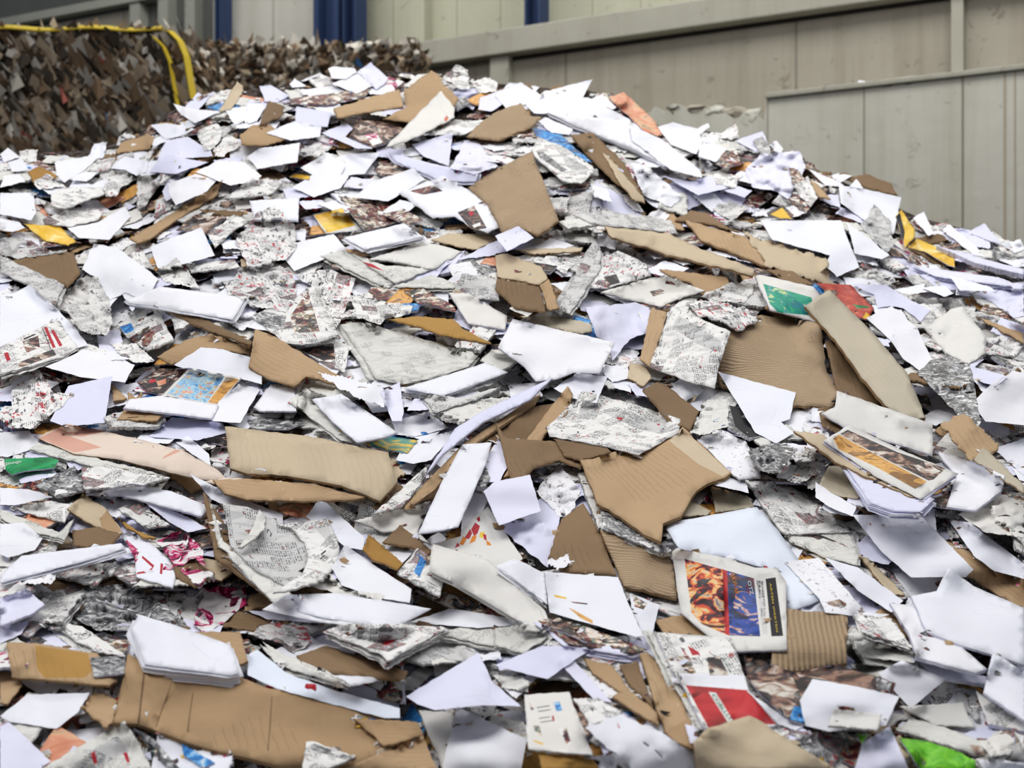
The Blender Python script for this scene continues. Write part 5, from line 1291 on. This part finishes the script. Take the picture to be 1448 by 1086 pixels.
# ---- bales
t = NT('bale_fibre'); v = t.coords('Object')
vv = t.scale(v, (1, 1, .55)); n = t.noise(vv, 6.5, 4, 1.6)
bc = t.ramp(n, [(0, (.015, .012, .01)), (.40, (.05, .036, .025)), (.47, (.13, .09, .06)), (.53, (.22, .165, .11)), (.60, (.36, .31, .25)), (.70, (.60, .57, .52))])
t.bump(n, .9, .05); t.fin(bc, .9, .1)
for nm, c in (('bale_tan', (.37, .30, .22)), ('bale_brown', (.20, .14, .09)), ('bale_pale', (.68, .64, .57)), ('bale_grey', (.44, .41, .36)), ('bale_dark', (.08, .065, .05)), ('bale_blue', (.12, .3, .6)), ('bale_red', (.45, .16, .13))): solid(nm, c, .9)
def bale(x0, x1, y, d, z0, h, label, seed, strap=False, vis=True, lean=.6):
    r = random.Random(seed); root = bpy.data.objects.new('paper_bale', None); cx = (x0 + x1) / 2; root.location = (cx, y + d / 2, z0); C.objects.link(root); w = x1 - x0
    bm = bmesh.new(); N_ = 14 if vis else 3
    bmesh.ops.create_cube(bm, size=1); bmesh.ops.subdivide_edges(bm, edges=bm.edges, cuts=N_, use_grid_fill=True)
    for q in bm.verts:
        p = Vector((q.co.x * w, q.co.y * d, (q.co.z + .5) * h)); rx = abs(q.co.x) * 2; rz = abs(q.co.z) * 2; ry = abs(q.co.y) * 2
        k = max(0, rx + rz + ry - 2.25) * .10; p.x -= math.copysign(k, q.co.x) if rx > .8 else 0; 
        if q.co.z > .35 and rx > .8: p.z -= k
        nn = (float(vnoise(p.x * 5 + seed, p.z * 5 + p.y * 4)) - .5) * .10
        p.y += nn; p.x += nn * .5; p.z += (nn * .5 if q.co.z > -.4 else 0)
        q.co = p
    me = bpy.data.meshes.new('bale_body'); bm.to_mesh(me); bm.free(); me.materials.append(MATS['bale_fibre']); b = bpy.data.objects.new('bale_body', me); b.parent = root; C.objects.link(b)
    if vis:
        V = []; Fc = []; MI = []; names = ['bale_tan', 'bale_brown', 'bale_pale', 'bale_grey', 'bale_dark', 'bale_blue', 'bale_red']; bag = [0] * 9 + [1] * 11 + [2] * (3 if lean > .2 else 7) + [3] * 6 + [4] * 7
        for k in range(int(900 * w)):
            side = r.random(); a = r.uniform(-.03, .07)
            if side < .72: c = Vector((r.uniform(-w / 2, w / 2), -d / 2 - a, r.uniform(0, h))); nx = Vector((0, -1, 0))
            elif side < .86: c = Vector((r.uniform(-w / 2, w / 2), r.uniform(-d / 2, d / 2), h + a * .5)); nx = Vector((0, 0, 1))
            else: c = Vector((w / 2 + a, r.uniform(-d / 2, d / 2), r.uniform(0, h))); nx = Vector((1, 0, 0))
            up = Vector((lean + r.uniform(-.5, .5), r.uniform(-.5, .5), -1)).normalized(); sd = nx.cross(up).normalized(); L = r.uniform(.04, .14) * (1 if lean > .2 else .5); Wd = r.uniform(.02, .07); tip = nx * r.uniform(-.05, .09)
            b0 = len(V); V += [c - up * L + sd * Wd * .6 + tip, c - up * L * .8 - sd * Wd, c + nx * .02 - sd * Wd * .3, c + up * L - sd * Wd * .7 - tip * .5, c + up * L * .9 + sd * Wd, c + nx * .05 + sd * Wd * .9]
            Fc += [(b0, b0 + 1, b0 + 2), (b0, b0 + 2, b0 + 5), (b0 + 5, b0 + 2, b0 + 3), (b0 + 5, b0 + 3, b0 + 4)]
            m = r.choice(bag) if r.random() > .005 else r.choice([5, 6]); MI += [m] * 4
        mesh_obj('pressed_paper', V, Fc, names, MI, parent=root)['kind'] = 'stuff'
    if strap:
        def ribbon(path, wd, nm='strap'):
            V = []; Fc = []
            for i, p in enumerate(path):
                p = Vector(p); q = Vector(path[min(i + 1, len(path) - 1)]) - Vector(path[max(i - 1, 0)]); sdv = Vector(wd); V += [p - sdv, p + sdv]
                if i: Fc.append((2 * i - 2, 2 * i - 1, 2 * i + 1, 2 * i))
            o_ = mesh_obj(nm, V, Fc, ['yellow_strap'], parent=root); m = o_.modifiers.new('s', 'SOLIDIFY'); m.thickness = .012
        ribbon([(x, -d / 2 - .06, h + .035 + .012 * math.sin(x * 9)) for x in np.linspace(-w / 2, w / 2 - .18, 16)], (0, .06, .028))
        pts_ = [(w / 2 - .20, h + .02), (w / 2 - .10, h + .0), (w / 2 - .02, h - .08), (w / 2 + .03, h - .2), (w / 2 + .06, h - .38), (w / 2 + .09, h - .55), (w / 2 + .10, h - .8), (w / 2 + .10, h - 1.0)]
        ribbon([(a, -d / 2 - .10, b_) for a, b_ in pts_], (.022, .02, .0), 'strap')
        ribbon([(a - .13, -d / 2 - .11, b_ - .05) for a, b_ in pts_[1:6]], (.010, .02, .0), 'strap')
    tag(root, label, 'bale', 'pressed waste paper bales'); return root
yb1 = 11.5; zt1 = CAMZ + (HY - 50) / F * yb1; h1 = 1.16
XA = lambda px, y: (px - CX) / F * y
bale(XA(-60, yb1), XA(262, yb1), yb1, 1.3, zt1 - h1, h1, 'dark brown paper bale with yellow strap at the upper left', 21, True)
for k in range(1, 5):
    z0 = zt1 - h1 * (k + 1)
    if z0 < -.5: break
    bale(XA(-60, yb1), XA(262, yb1), yb1, 1.3, max(z0, 0), h1 - (0 if z0 >= 0 else -z0), 'paper bale stacked beneath the yellow strapped bale', 30 + k, False, k == 1) if z0 > -.9 else None
yb2 = 13.0; zt2 = CAMZ + (HY - 64) / F * yb2
for j, (a, b_) in enumerate(((235, 415), (415, 592))):
    for k in range(5):
        z0 = zt2 - h1 * (k + 1)
        if z0 < -.9: break
        bale(XA(a, yb2) + .01, XA(b_, yb2) - .01, yb2, .9, max(z0, 0), h1 if z0 >= 0 else h1 + z0,
             (('speckled brown paper bale right behind the yellow strapped bale', 'rightmost brown paper bale in front of the broad blue column')[j] if k == 0 else 'paper bale stacked in the hidden rear rows'), 50 + 7 * j + k, False, k == 0, .1)
bpy.data.objects  # noqa

# ------------------------------------------------------------------ light and camera
w = bpy.data.worlds.new('hall_light'); w.use_nodes = True; bpy.context.scene.world = w
w.node_tree.nodes['Background'].inputs[0].default_value = (.86, .90, 1.0, 1); w.node_tree.nodes['Background'].inputs[1].default_value = .30
def area(loc, rot, sx, sy, e, col):
    l = bpy.data.lights.new('overhead_area', 'AREA'); l.shape = 'RECTANGLE'; l.size = sx; l.size_y = sy; l.energy = e; l.color = col
    o = bpy.data.objects.new('overhead_area', l); o.location = loc; o.rotation_euler = rot; C.objects.link(o)
area((-3.0, 1.6, 9.0), (math.radians(20), math.radians(-16), 0), 6, 5, 500, (1, .98, .96))
area((4, 6, 10), (0, math.radians(10), 0), 4, 8, 190, (1, .98, .97))
area((1, 9.6, 9.6), (math.radians(32), 0, ROT), 14, 2.5, 560, (1, .98, .93))  # added lamp with no known source, brightens the far wall and bales
cd = bpy.data.cameras.new('camera'); cam = bpy.data.objects.new('camera', cd); C.objects.link(cam); cam.location = (0, 0, CAMZ); cam.rotation_euler = (math.pi / 2, 0, 0)
cd.sensor_width = 36; cd.lens = F / 1448 * 36; cd.shift_y = (HY - 543) / 1448; cd.clip_end = 100
cd.dof.use_dof = True; cd.dof.focus_distance = 4.5; cd.dof.aperture_fstop = 3.2
sc = bpy.context.scene; sc.camera = cam; sc.view_settings.view_transform = 'Standard'; sc.view_settings.look = 'Medium High Contrast'; sc.view_settings.exposure = -0.27
for o in bpy.data.objects:
    if o.type == 'EMPTY' and o.name.startswith('paper_bale') and o.get('label', '').startswith('paper bale stacked'): o['group'] = 'hidden lower bales, ' + ('left' if 'yellow' in o['label'] else 'rear')
